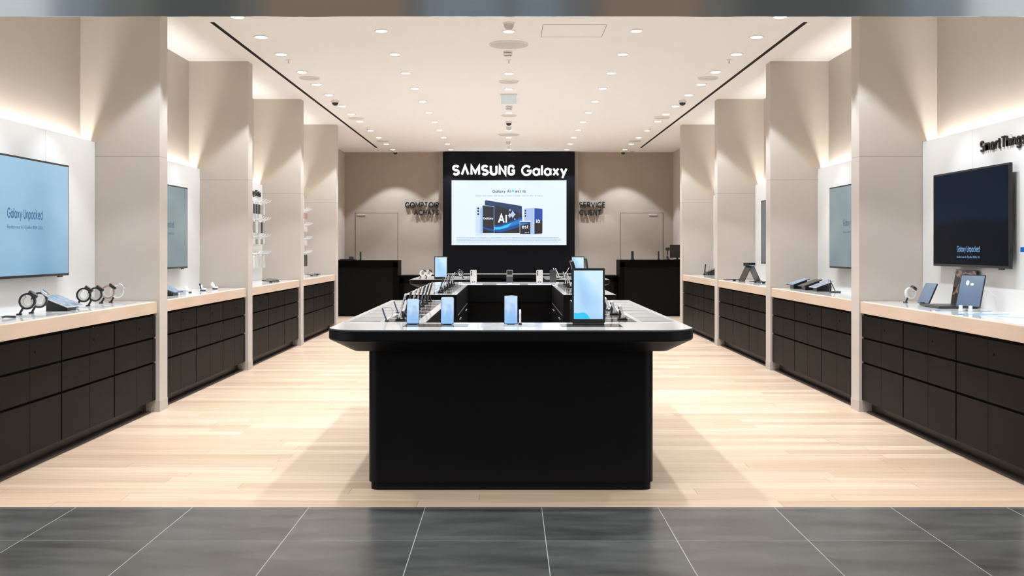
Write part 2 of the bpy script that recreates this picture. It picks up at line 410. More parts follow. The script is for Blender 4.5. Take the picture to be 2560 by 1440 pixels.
def lettering(s, cap, width, depth, wt=0.15, gap=0.13, cx=0.0, z=0.0, align='c', y=0.0, alt=None, hscale=None):
    """word(s) in XZ facing -Y; cap height, overall width, baseline z"""
    bm = bmesh.new(); x = 0.0
    W = 0.0
    glyphs = []
    for ch in s:
        g = GL[(alt or {}).get(ch, ch)]
        glyphs.append((W, g)); W += g[0] + wt + gap
    W -= gap
    for x0, (gw, strokes) in glyphs:
        for st in strokes:
            ribbon(bm, [(x0 + wt / 2 + px, wt / 2 + py * (1 - wt)) for px, py in st], wt, -depth, 0.0)
    sx = (width / W) if width else cap
    off = {'c': cx - sx * W / 2, 'l': cx, 'r': cx - sx * W}[align]
    for v in bm.verts:
        v.co = Vector((off + v.co.x * sx, y + v.co.y, z + v.co.z * cap))
    return bm
def small_text(s, width, height, cx, z, y=0.0, depth=0.001):
    cu = bpy.data.curves.new('words', 'FONT'); cu.body = s; cu.resolution_u = 2
    o = bpy.data.objects.new('words', cu); COL.objects.link(o)
    bpy.context.view_layer.update()
    me = bpy.data.meshes.new_from_object(o.evaluated_get(bpy.context.evaluated_depsgraph_get()))
    bpy.data.objects.remove(o)
    bm = bmesh.new(); bm.from_mesh(me); bpy.data.meshes.remove(me)
    xs = [v.co.x for v in bm.verts]
    x0, x1 = min(xs), max(xs)
    for v in bm.verts:
        v.co = Vector((cx - width / 2 + (v.co.x - x0) / (x1 - x0) * width, y, z + v.co.y / 0.72 * height))
    r = bmesh.ops.extrude_face_region(bm, geom=list(bm.faces))
    bmesh.ops.translate(bm, vec=(0, -depth, 0), verts=[e for e in r['geom'] if isinstance(e, bmesh.types.BMVert)])
    return bm
def tilt(deg, z=0.0, x=0.0, y=0.0):
    return Matrix.Translation((x, y, z)) @ Matrix.Rotation(R(-deg), 4, 'X')

# ================================================================ THE ROOM
ZC = 3.383          # ceiling height
YF, YB = 5.468, 22.6
bm = bm_new(); box(bm, -3.6, 3.6, YF, YB + 0.2, -0.05, 0.0); struct('floor', bm, M['planks'], 'pale oak plank floor inside the shop')
bm = bm_new(); box(bm, -14, 14, -9.0, YF, -0.05, 0.0); struct('floor_mall', bm, M['tiles'], 'grey slate tile floor in front of the shop')
bm = bm_new(); box(bm, -3.6, 3.6, YF + 0.016, YB + 0.2, ZC, ZC + 0.1); struct('ceiling', bm, M['ceiling'], 'white painted ceiling')
bm = bm_new(); box(bm, -3.62, -3.5, YF, YB + 0.2, 0, ZC); struct('wall_left', bm, M['plaster'], 'beige left wall above the panels')
bm = bm_new(); box(bm, 3.5, 3.62, YF, YB + 0.2, 0, ZC); struct('wall_right', bm, M['plaster'], 'beige right wall above the panels')
bm = bm_new(); box(bm, -3.5, 3.5, YB, YB + 0.15, 0, ZC); struct('wall_back', bm, M['backwall'], 'taupe back wall with two flush doors')
# shop front: steel fascia over the opening, cut in two sheets
bm = bm_new(); box(bm, -14, 0.004, YF, YF + 0.012, 2.532, 5.2)
box(bm, -0.02, 0.03, YF + 0.008, YF + 0.016, 2.532, 5.2); struct('wall_fascia_left', bm, M['steel'], 'brushed steel fascia over the entrance, sheet left of the joint')
bm = bm_new(); box(bm, 0.0065, 14, YF, YF + 0.012, 2.532, 5.2)
struct('wall_fascia_right', bm, M['steel'], 'brushed steel fascia over the entrance, sheet right of the joint')
for sx in (-1, 1):
    bm = bm_new(); box(bm, min(sx * 2.853, sx * 14), max(sx * 2.853, sx * 14), YF, YF + 0.25, 0, 2.532)
    struct('wall_shopfront_' + ('left' if sx < 0 else 'right'), bm, M['plaster'])
# the mall across the walkway, seen only as a blur in the steel fascia
bm = bm_new(); box(bm, -14, 14, -9.3, -9.0, 0, 11); struct('wall_mall', bm, mat('mall_grey_cladding', (0.16, 0.165, 0.155), 0.7))
MB = [mat('mall_brown_cladding', (0.27, 0.185, 0.13), 0.7), mat('mall_blue_grey_panel', (0.21, 0.26, 0.32), 0.5), mat('mall_pale_panel', (0.75, 0.80, 0.84), 0.6), mat('mall_dark_panel', (0.07, 0.075, 0.075), 0.6)]
for k, (x0, x1, mi) in enumerate([(-11.5, -8.6, 2), (-8.6, -7.6, 1), (-6.6, -5.2, 3), (-4.6, -1.9, 0), (-1.6, -0.1, 1), (0.1, 1.0, 1), (1.7, 3.6, 0), (4.4, 6.6, 3), (7.4, 8.4, 1), (8.6, 11.5, 2)]):
    bm = bm_new(); box(bm, x0, x1, -9.0, -8.9, 3.2, 9.5); struct('wall_mall_panel', bm, MB[mi])

# fin walls between the bays
T = 0.198
FIN = [5.68, 8.66, 11.60, 14.54, 17.52]
for sx, side in ((-1, 'left'), (1, 'right')):
    for k, y in enumerate(FIN):
        xi = 2.853 if sx < 0 else 2.862
        bm = bm_new(); box(bm, min(sx * xi, sx * 3.5), max(sx * xi, sx * 3.5), y, y + T, 0, ZC)
        struct('wall_%s_fin' % side, bm, M['fin'], '%s beige fin wall from the entrance on the %s' % (ORD[k], side))
        bm = bm_new(); box(bm, min(sx * (xi - .003), sx * (xi + .12)), max(sx * (xi - .003), sx * (xi + .12)), y - 0.003, y + T + 0.003, 0, 0.09)
        struct('baseboard_%s_fin' % side, bm, mat('skirting_beige', (0.50, 0.44, 0.38), 0.6) if k == 0 and sx < 0 else bpy.data.materials['skirting_beige'])
    bm = bm_new()
    for y in FIN[:-1]:
        box(bm, min(sx * 2.905, sx * 2.965), max(sx * 2.905, sx * 2.965), y + T + 0.004, y + 2.93, 0, 0.014, 0.003)
    struct('baseboard_' + side, bm, M['kick'], 'low dark floor trim along the %s cabinets' % side)
    bm = bm_new(); box(bm, sx * 2.685 - 0.018, sx * 2.685 + 0.018, 9.6, 21.55, ZC - 0.004, ZC + 0.02)
    struct('trim_' + ('1' if sx < 0 else '2'), bm, M['carcass'], 'long black slot in the ceiling on the %s' % side)
# ceiling hatch
bm = bm_new()
for a in ((0.31, 0.90, 9.70, 9.704), (0.31, 0.90, 10.27, 10.274), (0.31, 0.314, 9.70, 10.27), (0.896, 0.90, 9.70, 10.27)):
    box(bm, a[0], a[1], a[2], a[3], ZC - 0.001, ZC + 0.01)
struct('trim_3', bm, M['seam'], 'outline of a square access hatch in the ceiling')

# back wall: black central wall with beige side trims, two flush doors
YK = 22.36
bm = bm_new(); box(bm, -1.392, 1.392, YK, YB, 0, ZC - 0.02); struct('wall_back_black', bm, M['black_wall'], 'black glossy panel in the middle of the back wall')
for sx, n_ in ((-1, '4'), (1, '5')):
    bm = bm_new(); box(bm, min(sx * 1.396, sx * 1.475), max(sx * 1.396, sx * 1.475), YB - 0.03, YB, 0, ZC); struct('trim_' + n_, bm, M['plaster'])
for n_, (xa, xb), hs in (('1', (-3.27, -2.37), 1), ('2', (2.385, 3.285), -1)):
    d = bm_new(); box(d, xa + .004, xb - .004, YB - 0.012, YB, 0, 2.086)
    do = struct('door_' + n_, d, M['backwall'], 'flush door in the back wall %s of the black panel' % ('left' if hs > 0 else 'right'))
    g = bm_new()
    for a in ((xa - .006, xa + .006, 0, 2.095), (xb - .006, xb + .006, 0, 2.095), (xa, xb, 2.083, 2.095)):
        box(g, a[0], a[1], YB - 0.004, YB + .002, a[2], a[3])
    struct('door_gap', g, M['carcass'] if False else M['seam'], None, do)
    c = bm_new()
    cx = xa + 0.17 if hs > 0 else xb - 0.17
    box(c, cx - 0.13, cx + 0.05, YB - 0.03, YB - 0.012, 2.035, 2.065, 0.004)
    struct('door_closer', c, M['chrome'], None, do)

# ================================================================ LED screen and lit letters on the back
t = thing('lit_sign', 'large glowing white lettering on the black back wall above the bright screen', 'sign', (0, YK, 0))
wx = lambda px: (px - 1272.0) / F * YK
wz = lambda py: H + (621.0 - py) / F * YK
x0, x1 = wx(1131), wx(1287.5)
obj('first_word', lettering('SAMSUNG', wz(412.5) - wz(439), x1 - x0, 0.05, wt=0.20, gap=0.11, cx=(x0 + x1) / 2, z=wz(439), alt={'A': '^', 'G': 'g2'}), M['sign_white'], t)
x0, x1 = wx(1303), wx(1418)
obj('second_word', lettering('Galaxy', wz(413) - wz(440), x1 - x0, 0.05, wt=0.17, gap=0.10, cx=(x0 + x1) / 2, z=wz(440)), M['sign_white'], t)

SW, SH = 2.418, 1.36
scr = thing('led_screen', 'wide bright white advertising screen on the black back wall', 'screen', (wx(1272.5), YK, wz(612.5)))
bm = bm_new(); box(bm, -SW / 2 - .012, SW / 2 + .012, -0.03, 0, -0.012, SH + 0.012); obj('frame', bm, M['plastic_black'], scr)
bm = bm_new(); box(bm, -SW / 2, SW / 2, -0.034, -0.03, 0, SH); face = obj('display_face', bm, M['scr_white'], scr)
ux = lambda a: (a - 78.0) / 2292.0 * SW - SW / 2
uz = lambda b: (1380.0 - b) / 1290.0 * SH
LAY = [-0.036]
def ink(pts, m, name='artwork'):
    LAY[0] -= 0.0006
    b_ = bm_new(); poly(b_, [(ux(a), uz(b)) for a, b in pts], LAY[0], 0.0008)
    return obj(name, b_, M['p_' + m], face)
def ink_text(s, xa, xb, top, base, m, wt=0.175, gap=0.1, **k):
    LAY[0] -= 0.0006
    return obj('caption', lettering(s, uz(top) - uz(base), ux(xb) - ux(xa), 0.0006, wt=wt, gap=gap, cx=(ux(xa) + ux(xb)) / 2, z=uz(base), y=LAY[0], **k), M['p_' + m], face)
def star(cx, cy, rx, ry):
    out = []
    for i in range(32):
        a = 2 * PI * i / 32
        c_, s_ = math.cos(a), math.sin(a)
        out.append((cx + rx * math.copysign(abs(c_) ** 2.6, c_), cy + ry * math.copysign(abs(s_) ** 2.6, s_)))
    return out
def disc(cx, cy, r): return [(cx + r * math.cos(2 * PI * i / 16), cy + r * math.sin(2 * PI * i / 16)) for i in range(16)]
ink_text('Galaxy AI', 893, 1252, 278, 336, 'navy_text'); ink_text('est là', 1350, 1555, 278, 336, 'navy_text')
for a in ((1305, 300, 26, 34), (1280, 312, 14, 18), (1332, 338, 8, 10), (1290, 268, 8, 10)): ink(star(*a), 'cyan')
LAY[0] -= 0.0006
obj('caption', small_text('Galaxy S24 Series, S23 Series, Z Flip5, Z Fold5, Tab S9, S9+, S9 Ultra', ux(1890) - ux(557), uz(380) - uz(408), (ux(557) + ux(1890)) / 2, uz(408), LAY[0], 0.0006), M['p_sub_text'], face)
ink([(742, 500), (760, 485), (1465, 598), (1482, 615), (1490, 1145), (742, 1145)], 'deep')
ink([(742, 640), (1000, 600), (1300, 700), (1484, 760), (1488, 1145), (742, 1145)], 'dark')
ink([(742, 1010), (860, 985), (1000, 990), (1200, 930), (1400, 850), (1487, 810), (1489, 1000), (1300, 1060), (1100, 1120), (900, 1115), (742, 1060)], 'mid')
ink([(790, 1040), (880, 1000), (960, 1025), (1060, 1015), (1200, 965), (1330, 915), (1487, 850), (1488, 905), (1340, 965), (1200, 1030), (1040, 1072), (860, 1074)], 'cyan')
ink([(1280, 940), (1487, 850), (1488, 930), (1330, 985), (1200, 1030)], 'blue')
ink([(742, 1060), (900, 1115), (1100, 1120), (1489, 1010), (1490, 1145), (742, 1145)], 'dark2')
ink([(555, 640), (575, 605), (650, 602), (650, 1155), (580, 1155), (555, 1130)], 'paler')
ink([(650, 660), (697, 605), (697, 1150), (650, 1150)], 'pale')
ink([(690, 580), (930, 608), (930, 1145), (690, 1150)], 'lilac')
ink([(700, 592), (922, 618), (922, 1143), (700, 1143)], 'dark')
ink([(700, 1015), (790, 1040), (922, 1070), (922, 1110), (800, 1080), (700, 1045)], 'mid')
for b in (650, 705, 762): ink(disc(610, b, 20), 'dark2')
ink_text('Galaxy', 712, 910, 822, 872, 'white', wt=0.17)
ink_text('AI', 1003, 1183, 760, 950, 'white', wt=0.19)
for a in ((1298, 770, 58, 88), (1240, 792, 42, 60), (1243, 683, 22, 30), (1340, 862, 16, 24)): ink(star(*a), 'star')
ink([(1525, 665), (1540, 653), (1718, 640), (1718, 1162), (1525, 1150)], 'lilac')
ink([(1716, 640), (1732, 640), (1732, 1162), (1716, 1162)], 'paler')
ink([(1730, 645), (1880, 658), (1892, 672), (1890, 1140), (1880, 1152), (1730, 1160)], 'dark2')
ink([(1730, 645), (1880, 658), (1892, 672), (1891, 880), (1800, 920), (1730, 940)], 'mid')
for b in (697, 748, 800): ink(disc(1551, b, 17), 'dark2')
ink_text('là', 1768, 1842, 862, 942, 'white', wt=0.17)
ink([(1438, 898), (1655, 898), (1655, 1164), (1438, 1164)], 'white')
ink([(1444, 918), (1652, 918), (1652, 1160), (1444, 1160)], 'dark')
ink([(1450, 990), (1450, 930), (1640, 930), (1640, 945)], 'blue')
ink_text('est', 1480, 1612, 978, 1052, 'white', wt=0.17)
for a in (1548, 1580, 1612): ink(disc(a, 1132, 9), 'paler')
ink([(560, 1166), (1890, 1168), (1890, 1188), (560, 1190)], 'paler')
rnd = random.Random(3)
LAY[0] -= 0.0006
fp = bm_new()
for b, xe in ((1232, 2205), (1262, 2250), (1292, 2268), (1322, 2205)):
    a = 172
    while a < xe:
        wd = rnd.uniform(18, 70)
        poly(fp, [(ux(a), uz(b + 7)), (ux(min(a + wd, xe)), uz(b + 7)), (ux(min(a + wd, xe)), uz(b - 7)), (ux(a), uz(b - 7))], LAY[0], 0.0005)
        a += wd + 7
obj('fine_print', fp, M['p_faint'], face)

# black letters standing off the taupe wall
def wall_words(lines, label):
    t = thing('wall_lettering', label, 'sign', (0, YB, 0))
    for s, xa, xb, yt, yb_ in lines:
        X0, X1 = (xa - 1272.0) / F * (YB - .07), (xb - 1272.0) / F * (YB - .07)
        z0, z1 = H + (621 - yb_) / F * (YB - .07), H + (621 - yt) / F * (YB - .07)
        obj('word', lettering(s, z1 - z0, X1 - X0, 0.04, wt=0.21, gap=0.10, cx=(X0 + X1) / 2, z=z0, y=-0.035), M['letter_black'], t)
        b_ = bm_new()
        for k in range(4):
            cx = X0 + (X1 - X0) * (k + 0.5) / 4
            box(b_, cx - .004, cx + .004, -0.036, 0, (z0 + z1) / 2 - .004, (z0 + z1) / 2 + .004)
        obj('standoff', b_, M['letter_black'], t)
wall_words([('COMPTOIR', 1012.3, 1097.3, 505, 520), ('ACHATS', 1035, 1097.5, 524, 538.5)], 'black raised French lettering left of the black wall, two lines, purchase counter sign')
wall_words([('SERVICE', 1448, 1513.5, 504.5, 519.5), ('CLIENT', 1448, 1504, 524, 538.5)], 'black raised French lettering right of the black wall, two lines, customer service sign')

# ================================================================ CEILING FITTINGS
def make_downlight(lampdata, r, ring, tx=0.0, name='downlight', side=0):
    t = thing(name, 'x', 'ceiling light')
    b = bm_new(); lathe(b, [(r + .002, 0.0), (ring, 0.0), (ring + .003, -0.003), (ring - .002, -0.007), (r + .002, -0.004)], 28); obj('trim_ring', b, M['ceiling_white'], t, smooth=40)
    b = bm_new(); lathe(b, [(r, 0.0), (r, -0.004), (r * 0.9, -0.010), (r * 0.5, -0.013), (0.001, -0.014)], 24)
    obj('lens', b, M['lamp'], t, rot=(0, R(tx * 0.35), 0), smooth=40)
    l = bpy.data.objects.new('lamp_beam', lampdata); COL.objects.link(l); l.parent = t
    l.location = (0, 0, -0.03); l.rotation_euler = (0, R(tx), 0)
    return t
INNER = [6.39 + 1.2 * k for k in range(14)][:14]
INNER = [21.92 - 1.195 * k for k in range(14)]
CENTRE = [21.92, 20.73, 19.55, 18.36, 15.99, 13.6, 12.4, 9.99, 8.8, 7.6, 6.4]
OUTER = [21.92, 20.75, 19.58, 18.4, 17.07, 16.15, 15.24, 14.13, 13.22, 12.30, 11.17, 10.26, 9.36, 8.23, 7.32, 6.42]
proto = make_downlight(LAMP, 0.047, 0.060)
wash_l = make_downlight(WASH, 0.054, 0.072, 5.0, 'wall_washer_light')
wash_r = make_downlight(WASH, 0.054, 0.072, -5.0, 'wall_washer_light')
used = {}
def place(pr, x, y, label, group):
    if pr.name not in used:
        used[pr.name] = 1; pr.location = (x, y, ZC); pr['label'] = label; pr['group'] = group
    else: dup(pr, (x, y, ZC), None, label, group)
for x, rows, nm in ((-1.2, INNER, 'left inner ceiling row'), (1.2, INNER, 'right inner ceiling row'), (0.0, CENTRE, 'middle ceiling row')):
    for k, y in enumerate(rows):
        place(proto, x, y, 'round downlight, %s from the back wall in the %s' % (ORD[k], nm), 'downlights in the ' + nm)
for sx, nm in ((-1, 'left outer ceiling row beside the slot'), (1, 'right outer ceiling row beside the slot')):
    for k, y in enumerate(OUTER):
        pr = proto if k < 4 else (wash_l if sx < 0 else wash_r)
        place(pr, sx * 2.4, y, 'round downlight, %s from the back wall, %s' % (ORD[k], nm), 'lights in the ' + nm)

def ceiling_disc(x, y, r, label):
    t = thing('ceiling_speaker', label, 'speaker', (x, y, ZC), 0, 'round ceiling speakers')
    b = bm_new(); lathe(b, [(0.01, 0), (r, 0), (r, -0.012), (r - .006, -0.016), (r - .010, -0.013)], 40); obj('rim', b, M['ceiling_white'], t, smooth=40)
    b = bm_new(); lathe(b, [(r - .009, -0.012), (r - .012, -0.016), (0.02, -0.022), (0.001, -0.022)], 40); obj('grille', b, M['grille'], t, smooth=40)
for x, y, r, lb in ((0, 10.62, .196, 'biggest round speaker disc in the middle of the ceiling, nearest the entrance'), (0, 12.98, .122, 'second round speaker disc from the entrance along the ceiling middle'),
                    (0, 16.28, .122, 'third round speaker disc from the entrance along the ceiling middle, behind the exit sign'), (0, 19.0, .196, 'large round speaker disc in the ceiling middle near the back'),
                    (-2.39, 12.72, .122, 'round speaker disc beside the left ceiling slot, nearest of three'), (-2.39, 16.62, .122, 'round speaker disc beside the left ceiling slot, middle of three'), (-2.39, 20.15, .122, 'round speaker disc beside the left ceiling slot, farthest of three'),
                    (2.39, 12.72, .122, 'round speaker disc beside the right ceiling slot, nearest of three'), (2.39, 16.55, .122, 'round speaker disc beside the right ceiling slot, middle of three'), (2.39, 20.1, .122, 'round speaker disc beside the right ceiling slot, farthest of three')):
    ceiling_disc(x, y, r, lb)
def smoke_detector(x, y, label):
    t = thing('smoke_detector', label, 'smoke detector', (x, y, ZC), 0, 'smoke detectors along the ceiling middle')
    b = bm_new(); lathe(b, [(.048, 0), (.048, -.014), (.046, -.016)], 24); obj('base', b, M['ceiling_white'], t, smooth=40)
    b = bm_new(); lathe(b, [(.040, -.016), (.040, -.022), (.040, -.044), (.036, -.050)], 24); obj('sensor_vent', b, M['cable_grey'], t, smooth=40)
    b = bm_new(); lathe(b, [(.047, -.022), (.050, -.024), (.048, -.040), (.044, -.043)], 24); lathe(b, [(.038, -.050), (.034, -.056), (.001, -.058)], 24); obj('cover', b, M['ceiling_white'], t, smooth=40)
smoke_detector(-0.01, 11.02, 'smoke detector in the ceiling middle, just behind the biggest speaker disc')
smoke_detector(0, 15.25, 'smoke detector in the ceiling middle, just behind the exit sign')
smoke_detector(-0.01, 20.3, 'smoke detector in the ceiling middle close to the black wall')
def pir(x, y, label):
    t = thing('motion_sensor', label, 'sensor', (x, y, ZC), 0, 'cone shaped ceiling sensors')
    b = bm_new(); lathe(b, [(.056, 0), (.056, -.01), (.050, -.014)], 24); obj('base', b, M['ceiling_white'], t, smooth=40)
    b = bm_new(); lathe(b, [(.046, -.014), (.042, -.04), (.028, -.06), (.001, -.066)], 24); obj('sensor_dome', b, M['grille'], t, smooth=40)
pir(0, 9.62, 'white cone shaped sensor hanging from the ceiling middle, nearest the entrance')
pir(0, 17.85, 'white cone shaped sensor hanging from the ceiling middle, far towards the back')
def sprinkler(x, y, label):
    t = thing('sprinkler_head', label, 'sprinkler', (x, y, ZC), 0, 'ceiling sprinklers')
    b = bm_new(); lathe(b, [(.030, 0), (.028, -.006), (.012, -.010)], 20); obj('escutcheon', b, M['ceiling_white'], t, smooth=40)
    b = bm_new(); lathe(b, [(.006, -.010), (.006, -.035), (.014, -.036), (.014, -.039), (.002, -.04)], 16); obj('nozzle', b, M['grille'], t, smooth=40)
for a in ((0, 11.5, 'sprinkler in the ceiling middle behind the first smoke detector'), (0, 21.2, 'sprinkler in the ceiling middle by the black wall'), (-2.39, 11.5, 'sprinkler beside the left ceiling slot, nearer of two'), (2.39, 11.5, 'sprinkler beside the right ceiling slot, nearer of two'),
          (-2.40, 18.0, 'sprinkler beside the left ceiling slot, farther of two'), (2.40, 18.0, 'sprinkler beside the right ceiling slot, farther of two')): sprinkler(*a)
def dome_cam(x, y, label):
    t = thing('dome_camera', label, 'security camera', (x, y, ZC), 0, 'black dome security cameras')
    b = bm_new(); lathe(b, [(.052, 0), (.056, -.02), (.054, -.034), (.046, -.036)], 24); obj('housing', b, M['ceiling_white'], t, smooth=40)
    b = bm_new(); lathe(b, [(.044, -.036), (.042, -.05), (.032, -.066), (.016, -.075), (.001, -.077)], 24); obj('dome', b, M['lens'], t, smooth=40)
for a in ((-2.4, 14.65, 'black dome camera near the left ceiling slot, halfway back'), (2.4, 14.65, 'black dome camera near the right ceiling slot, halfway back'), (0, 17.05, 'black dome camera in the ceiling middle'),
          (-2.38, 22.25, 'black dome camera on the ceiling at the back wall, left'), (2.40, 22.25, 'black dome camera on the ceiling at the back wall, right')): dome_cam(*a)
for x in (-2.67, 2.67):
    b = bm_new(); lathe(b, [(.05, 0), (.05, -.012), (.04, -.018)], 20)
    o = obj('ceiling_sensor_plate', b, M['grille'], None, (x + (0.25 if x < 0 else -0.08), 22.3, ZC), smooth=40); tag(o, 'small flat sensor plate on the ceiling beside the %s dome camera at the back wall' % ('left' if x < 0 else 'right'), 'sensor', 'ceiling sensor plates')
t = thing('exit_sign', 'pale glowing rectangular emergency sign hanging in the ceiling middle', 'sign', (0, 14.06, ZC))
b = bm_new(); box(b, -.115, .115, -.02, .02, -0.022, 0, .004); obj('mount', b, M['ceiling_white'], t)
b = bm_new(); box(b, -.102, .102, -.004, .004, -.13, -.022, .002); obj('sign_panel', b, M['exit_glow'], t)

# ================================================================ BAYS: panels, worktops, drawer cabinets
BAYS = [(FIN[k] + T, FIN[k + 1]) for k in range(4)]
BAYNAME = ['first', 'second', 'third', 'fourth']
HC = 0.904
def make_cabinet(cw):
    t = thing('drawer_cabinet', 'x', 'cabinet')
    b = bm_new(); box(b, -cw / 2 + .001, cw / 2 - .001, .022, .60, .10, .800); obj('body', b, M['carcass'], t)
    b = bm_new(); box(b, -cw / 2 + .001, cw / 2 - .001, .085, .60, .0, .10); obj('plinth', b, M['kick'], t)
    for z0, z1, lock in ((.615, .786, True), (.414, .599, False), (.098, .398, False)):
        for s in (-1, 1):
            xa, xb = (-cw / 2 + .008, -.0015) if s < 0 else (.0015, cw / 2 - .008)
            b = bm_new(); box(b, xa, xb, .002, .020, z0, z1, .0015, None, 1); d = obj('drawer', b, M['drawer'], t)
            if lock and s > 0:
                b = bm_new(); lathe(b, [(.008, 0), (.008, .004), (.004, .0045)], 12, Matrix.Translation((.075, .002, .705)) @ Matrix.Rotation(PI / 2, 4, 'X')); obj('lock', b, M['carcass'], d)
    return t
CW = (2.94 - T) / 3
cab = make_cabinet(CW)
first = [True]
for sx, side, rz in ((-1, 'left', LEFT), (1, 'right', RIGHT)):
    for k, (ya, yb) in enumerate(BAYS):
        yc = (ya + yb) / 2; wd = yb - ya - 0.004
        XF = 2.880
        for j in range(3):
            y = yb - CW * (2.5 - j) if k < 3 else ya + (yb - ya) * (j + .5) / 3
            lb = 'dark drawer cabinet, %s column under the %s %s counter from the entrance' % (('nearest', 'middle', 'farthest')[j], BAYNAME[k], side)
            if first[0]:
                c = cab; first[0] = False; c.location = (sx * XF, y, 0); c.rotation_euler = (0, 0, rz); c['label'] = lb; c['group'] = 'drawer cabinets along the walls'
            else: c = dup(cab, (sx * XF, y, 0), rz, lb, 'drawer cabinets along the walls')
            if k == 3: c.scale = ((yb - ya) / 3 / CW, 1, 1)
        # worktop
        t = thing('worktop', 'pale oak edged worktop of the %s counter from the entrance on the %s wall' % (BAYNAME[k], side), 'worktop', (sx * XF, yc, 0), rz, 'worktops along the walls')
        b = bm_new(); box(b, -wd / 2, wd / 2, -.008, .50, .806, HC - .004, .002, None, 1); obj('oak_slab', b, M['wood'], t)
        b = bm_new(); box(b, -wd / 2 + .012, wd / 2 - .012, .010, .499, HC - .004, HC); obj('white_surface', b, M['white_top'], t)
        # wall panel with light ledge
        t = thing('wall_panel', 'white wall panel with light ledge on top, behind the %s counter from the entrance on the %s' % (BAYNAME[k], side), 'panel', (sx * 3.38, yc, 0), rz, 'white wall panels')
        for j in range(3):
            b = bm_new(); x0 = -wd / 2 + wd * j / 3; box(b, x0 + .0012, x0 + wd / 3 - .0012, 0, .04, .79, 2.204); obj('board', b, M['panel'], t)
        b = bm_new(); box(b, -wd / 2, wd / 2, .04, .115, 2.02, 2.04); obj('ledge', b, M['panel'], t)
        b = bm_new(); box(b, -wd / 2 + .02, wd / 2 - .02, .058, .072, 2.04, 2.052); led = obj('led_strip', b, M['led'], t)
        l = bpy.data.objects.new('strip_light', COVE); COL.objects.link(l); l.parent = t
        l.location = (0, .068, 2.10); l.rotation_euler = (PI, 0, 0)

# ---------------------------------------------------------------- wall screens
def wall_screen(sx, yc, w_, h_, zc, m, label, words=None, xf=3.30):
    rz = LEFT if sx < 0 else RIGHT
    t = thing('wall_screen', label, 'screen', (sx * xf, yc, zc), rz, 'large wall screens')
    b = bm_new(); box(b, -w_ / 2, w_ / 2, 0, .022, -h_ / 2, h_ / 2, .003); obj('frame', b, M['plastic_black'], t)
    b = bm_new(); box(b, -w_ * .3, w_ * .3, .022, 3.379 - xf, -h_ * .3, h_ * .3); obj('wall_bracket', b, M['plastic_black'], t)
    e = .014
    b = bm_new(); box(b, -w_ / 2 + e, w_ / 2 - e, -.001, 0, -h_ / 2 + e + .004, h_ / 2 - e); f = obj('display_face', b, m, t)
    if words:
        (mn, zt, wid, cap) = words
        obj('caption', lettering('Galaxy Unpacked', cap, wid, .0006, wt=.16, gap=.09, cx=0, z=zt - cap / 2, y=-.0012), M[mn], f)
        obj('caption', small_text('Rendez-vous le 10 Juillet 2024 à 15h', wid, cap * .36, 0, zt - cap * 1.42, -.0012, .0006), M[mn], f)
    b = bm_new(); box(b, w_ / 2 - .17, w_ / 2 - .10, .004, .018, -h_ / 2 - .010, -h_ / 2, .002); obj('sensor_bar', b, M['plastic_black'], t)
    return t
M['txt_navy'] = glow('caption_navy', lin((44, 96, 142)), 1.0); M['txt_grey'] = glow('caption_slate', lin((66, 90, 112)), 1.0); M['txt_blue'] = glow('caption_blue', lin((92, 140, 186)), 1.0)
wall_screen(-1, 7.235, 1.44, .823, 1.545, M['tv_bright'], 'big light blue lit wall screen above the watches at the left edge', ('txt_navy', .025, .53, .072))
wall_screen(-1, 10.175, 1.44, .823, 1.545, M['tv_grey'], 'grey teal wall screen over the second left counter, mostly hidden by the fin wall', ('txt_grey', .025, .53, .072))
wall_screen(1, 7.66, 1.262, .708, 1.553, M['tv_dark'], 'dark navy wall screen under the raised lettering at the right edge', ('txt_blue', -.222, .38, .046), 3.32)
wall_screen(1, 10.19, 1.44, .823, 1.547, M['tv_grey'], 'grey teal wall screen over the second right counter', ('txt_grey', .04, .53, .072))
wall_screen(1, 13.16, 1.44, .823, 1.547, M['tv_slate'], 'dark slate wall screen over the third right counter, only its edge showing')
wall_screen(1, 16.12, 1.44, .823, 1.547, M['tv_slate'], 'dark wall screen over the fourth right counter, a sliver beside the fin')
t = thing('wall_lettering', 'black raised lettering at the top of the first right wall panel', 'sign', (3.38, 7.253, 2.03), RIGHT)
obj('word', lettering('SmartThings', .082, .655, .009, wt=.16, gap=.10, z=-.010, y=-.003), M['letter_black'], t)
t = thing('wall_lettering', 'small black raised lettering above the hooks on the third left panel', 'sign', (-3.38, 14.06, 2.04), LEFT)
obj('word', lettering('Galaxy STabs', .085, .70, .009, wt=.18, gap=.09, cx=.0, z=-.01, y=-.003), M['letter_black'], t)
b = bm_new(); box(b, 0, .9, -.0015, 0, -.016, .016); o = obj('wall_stripe', b, M['blue'], None, (3.38, 7.0, 1.327), (0, 0, RIGHT)); tag(o, 'blue stripe on the white panel beside the dark navy screen', 'decal')

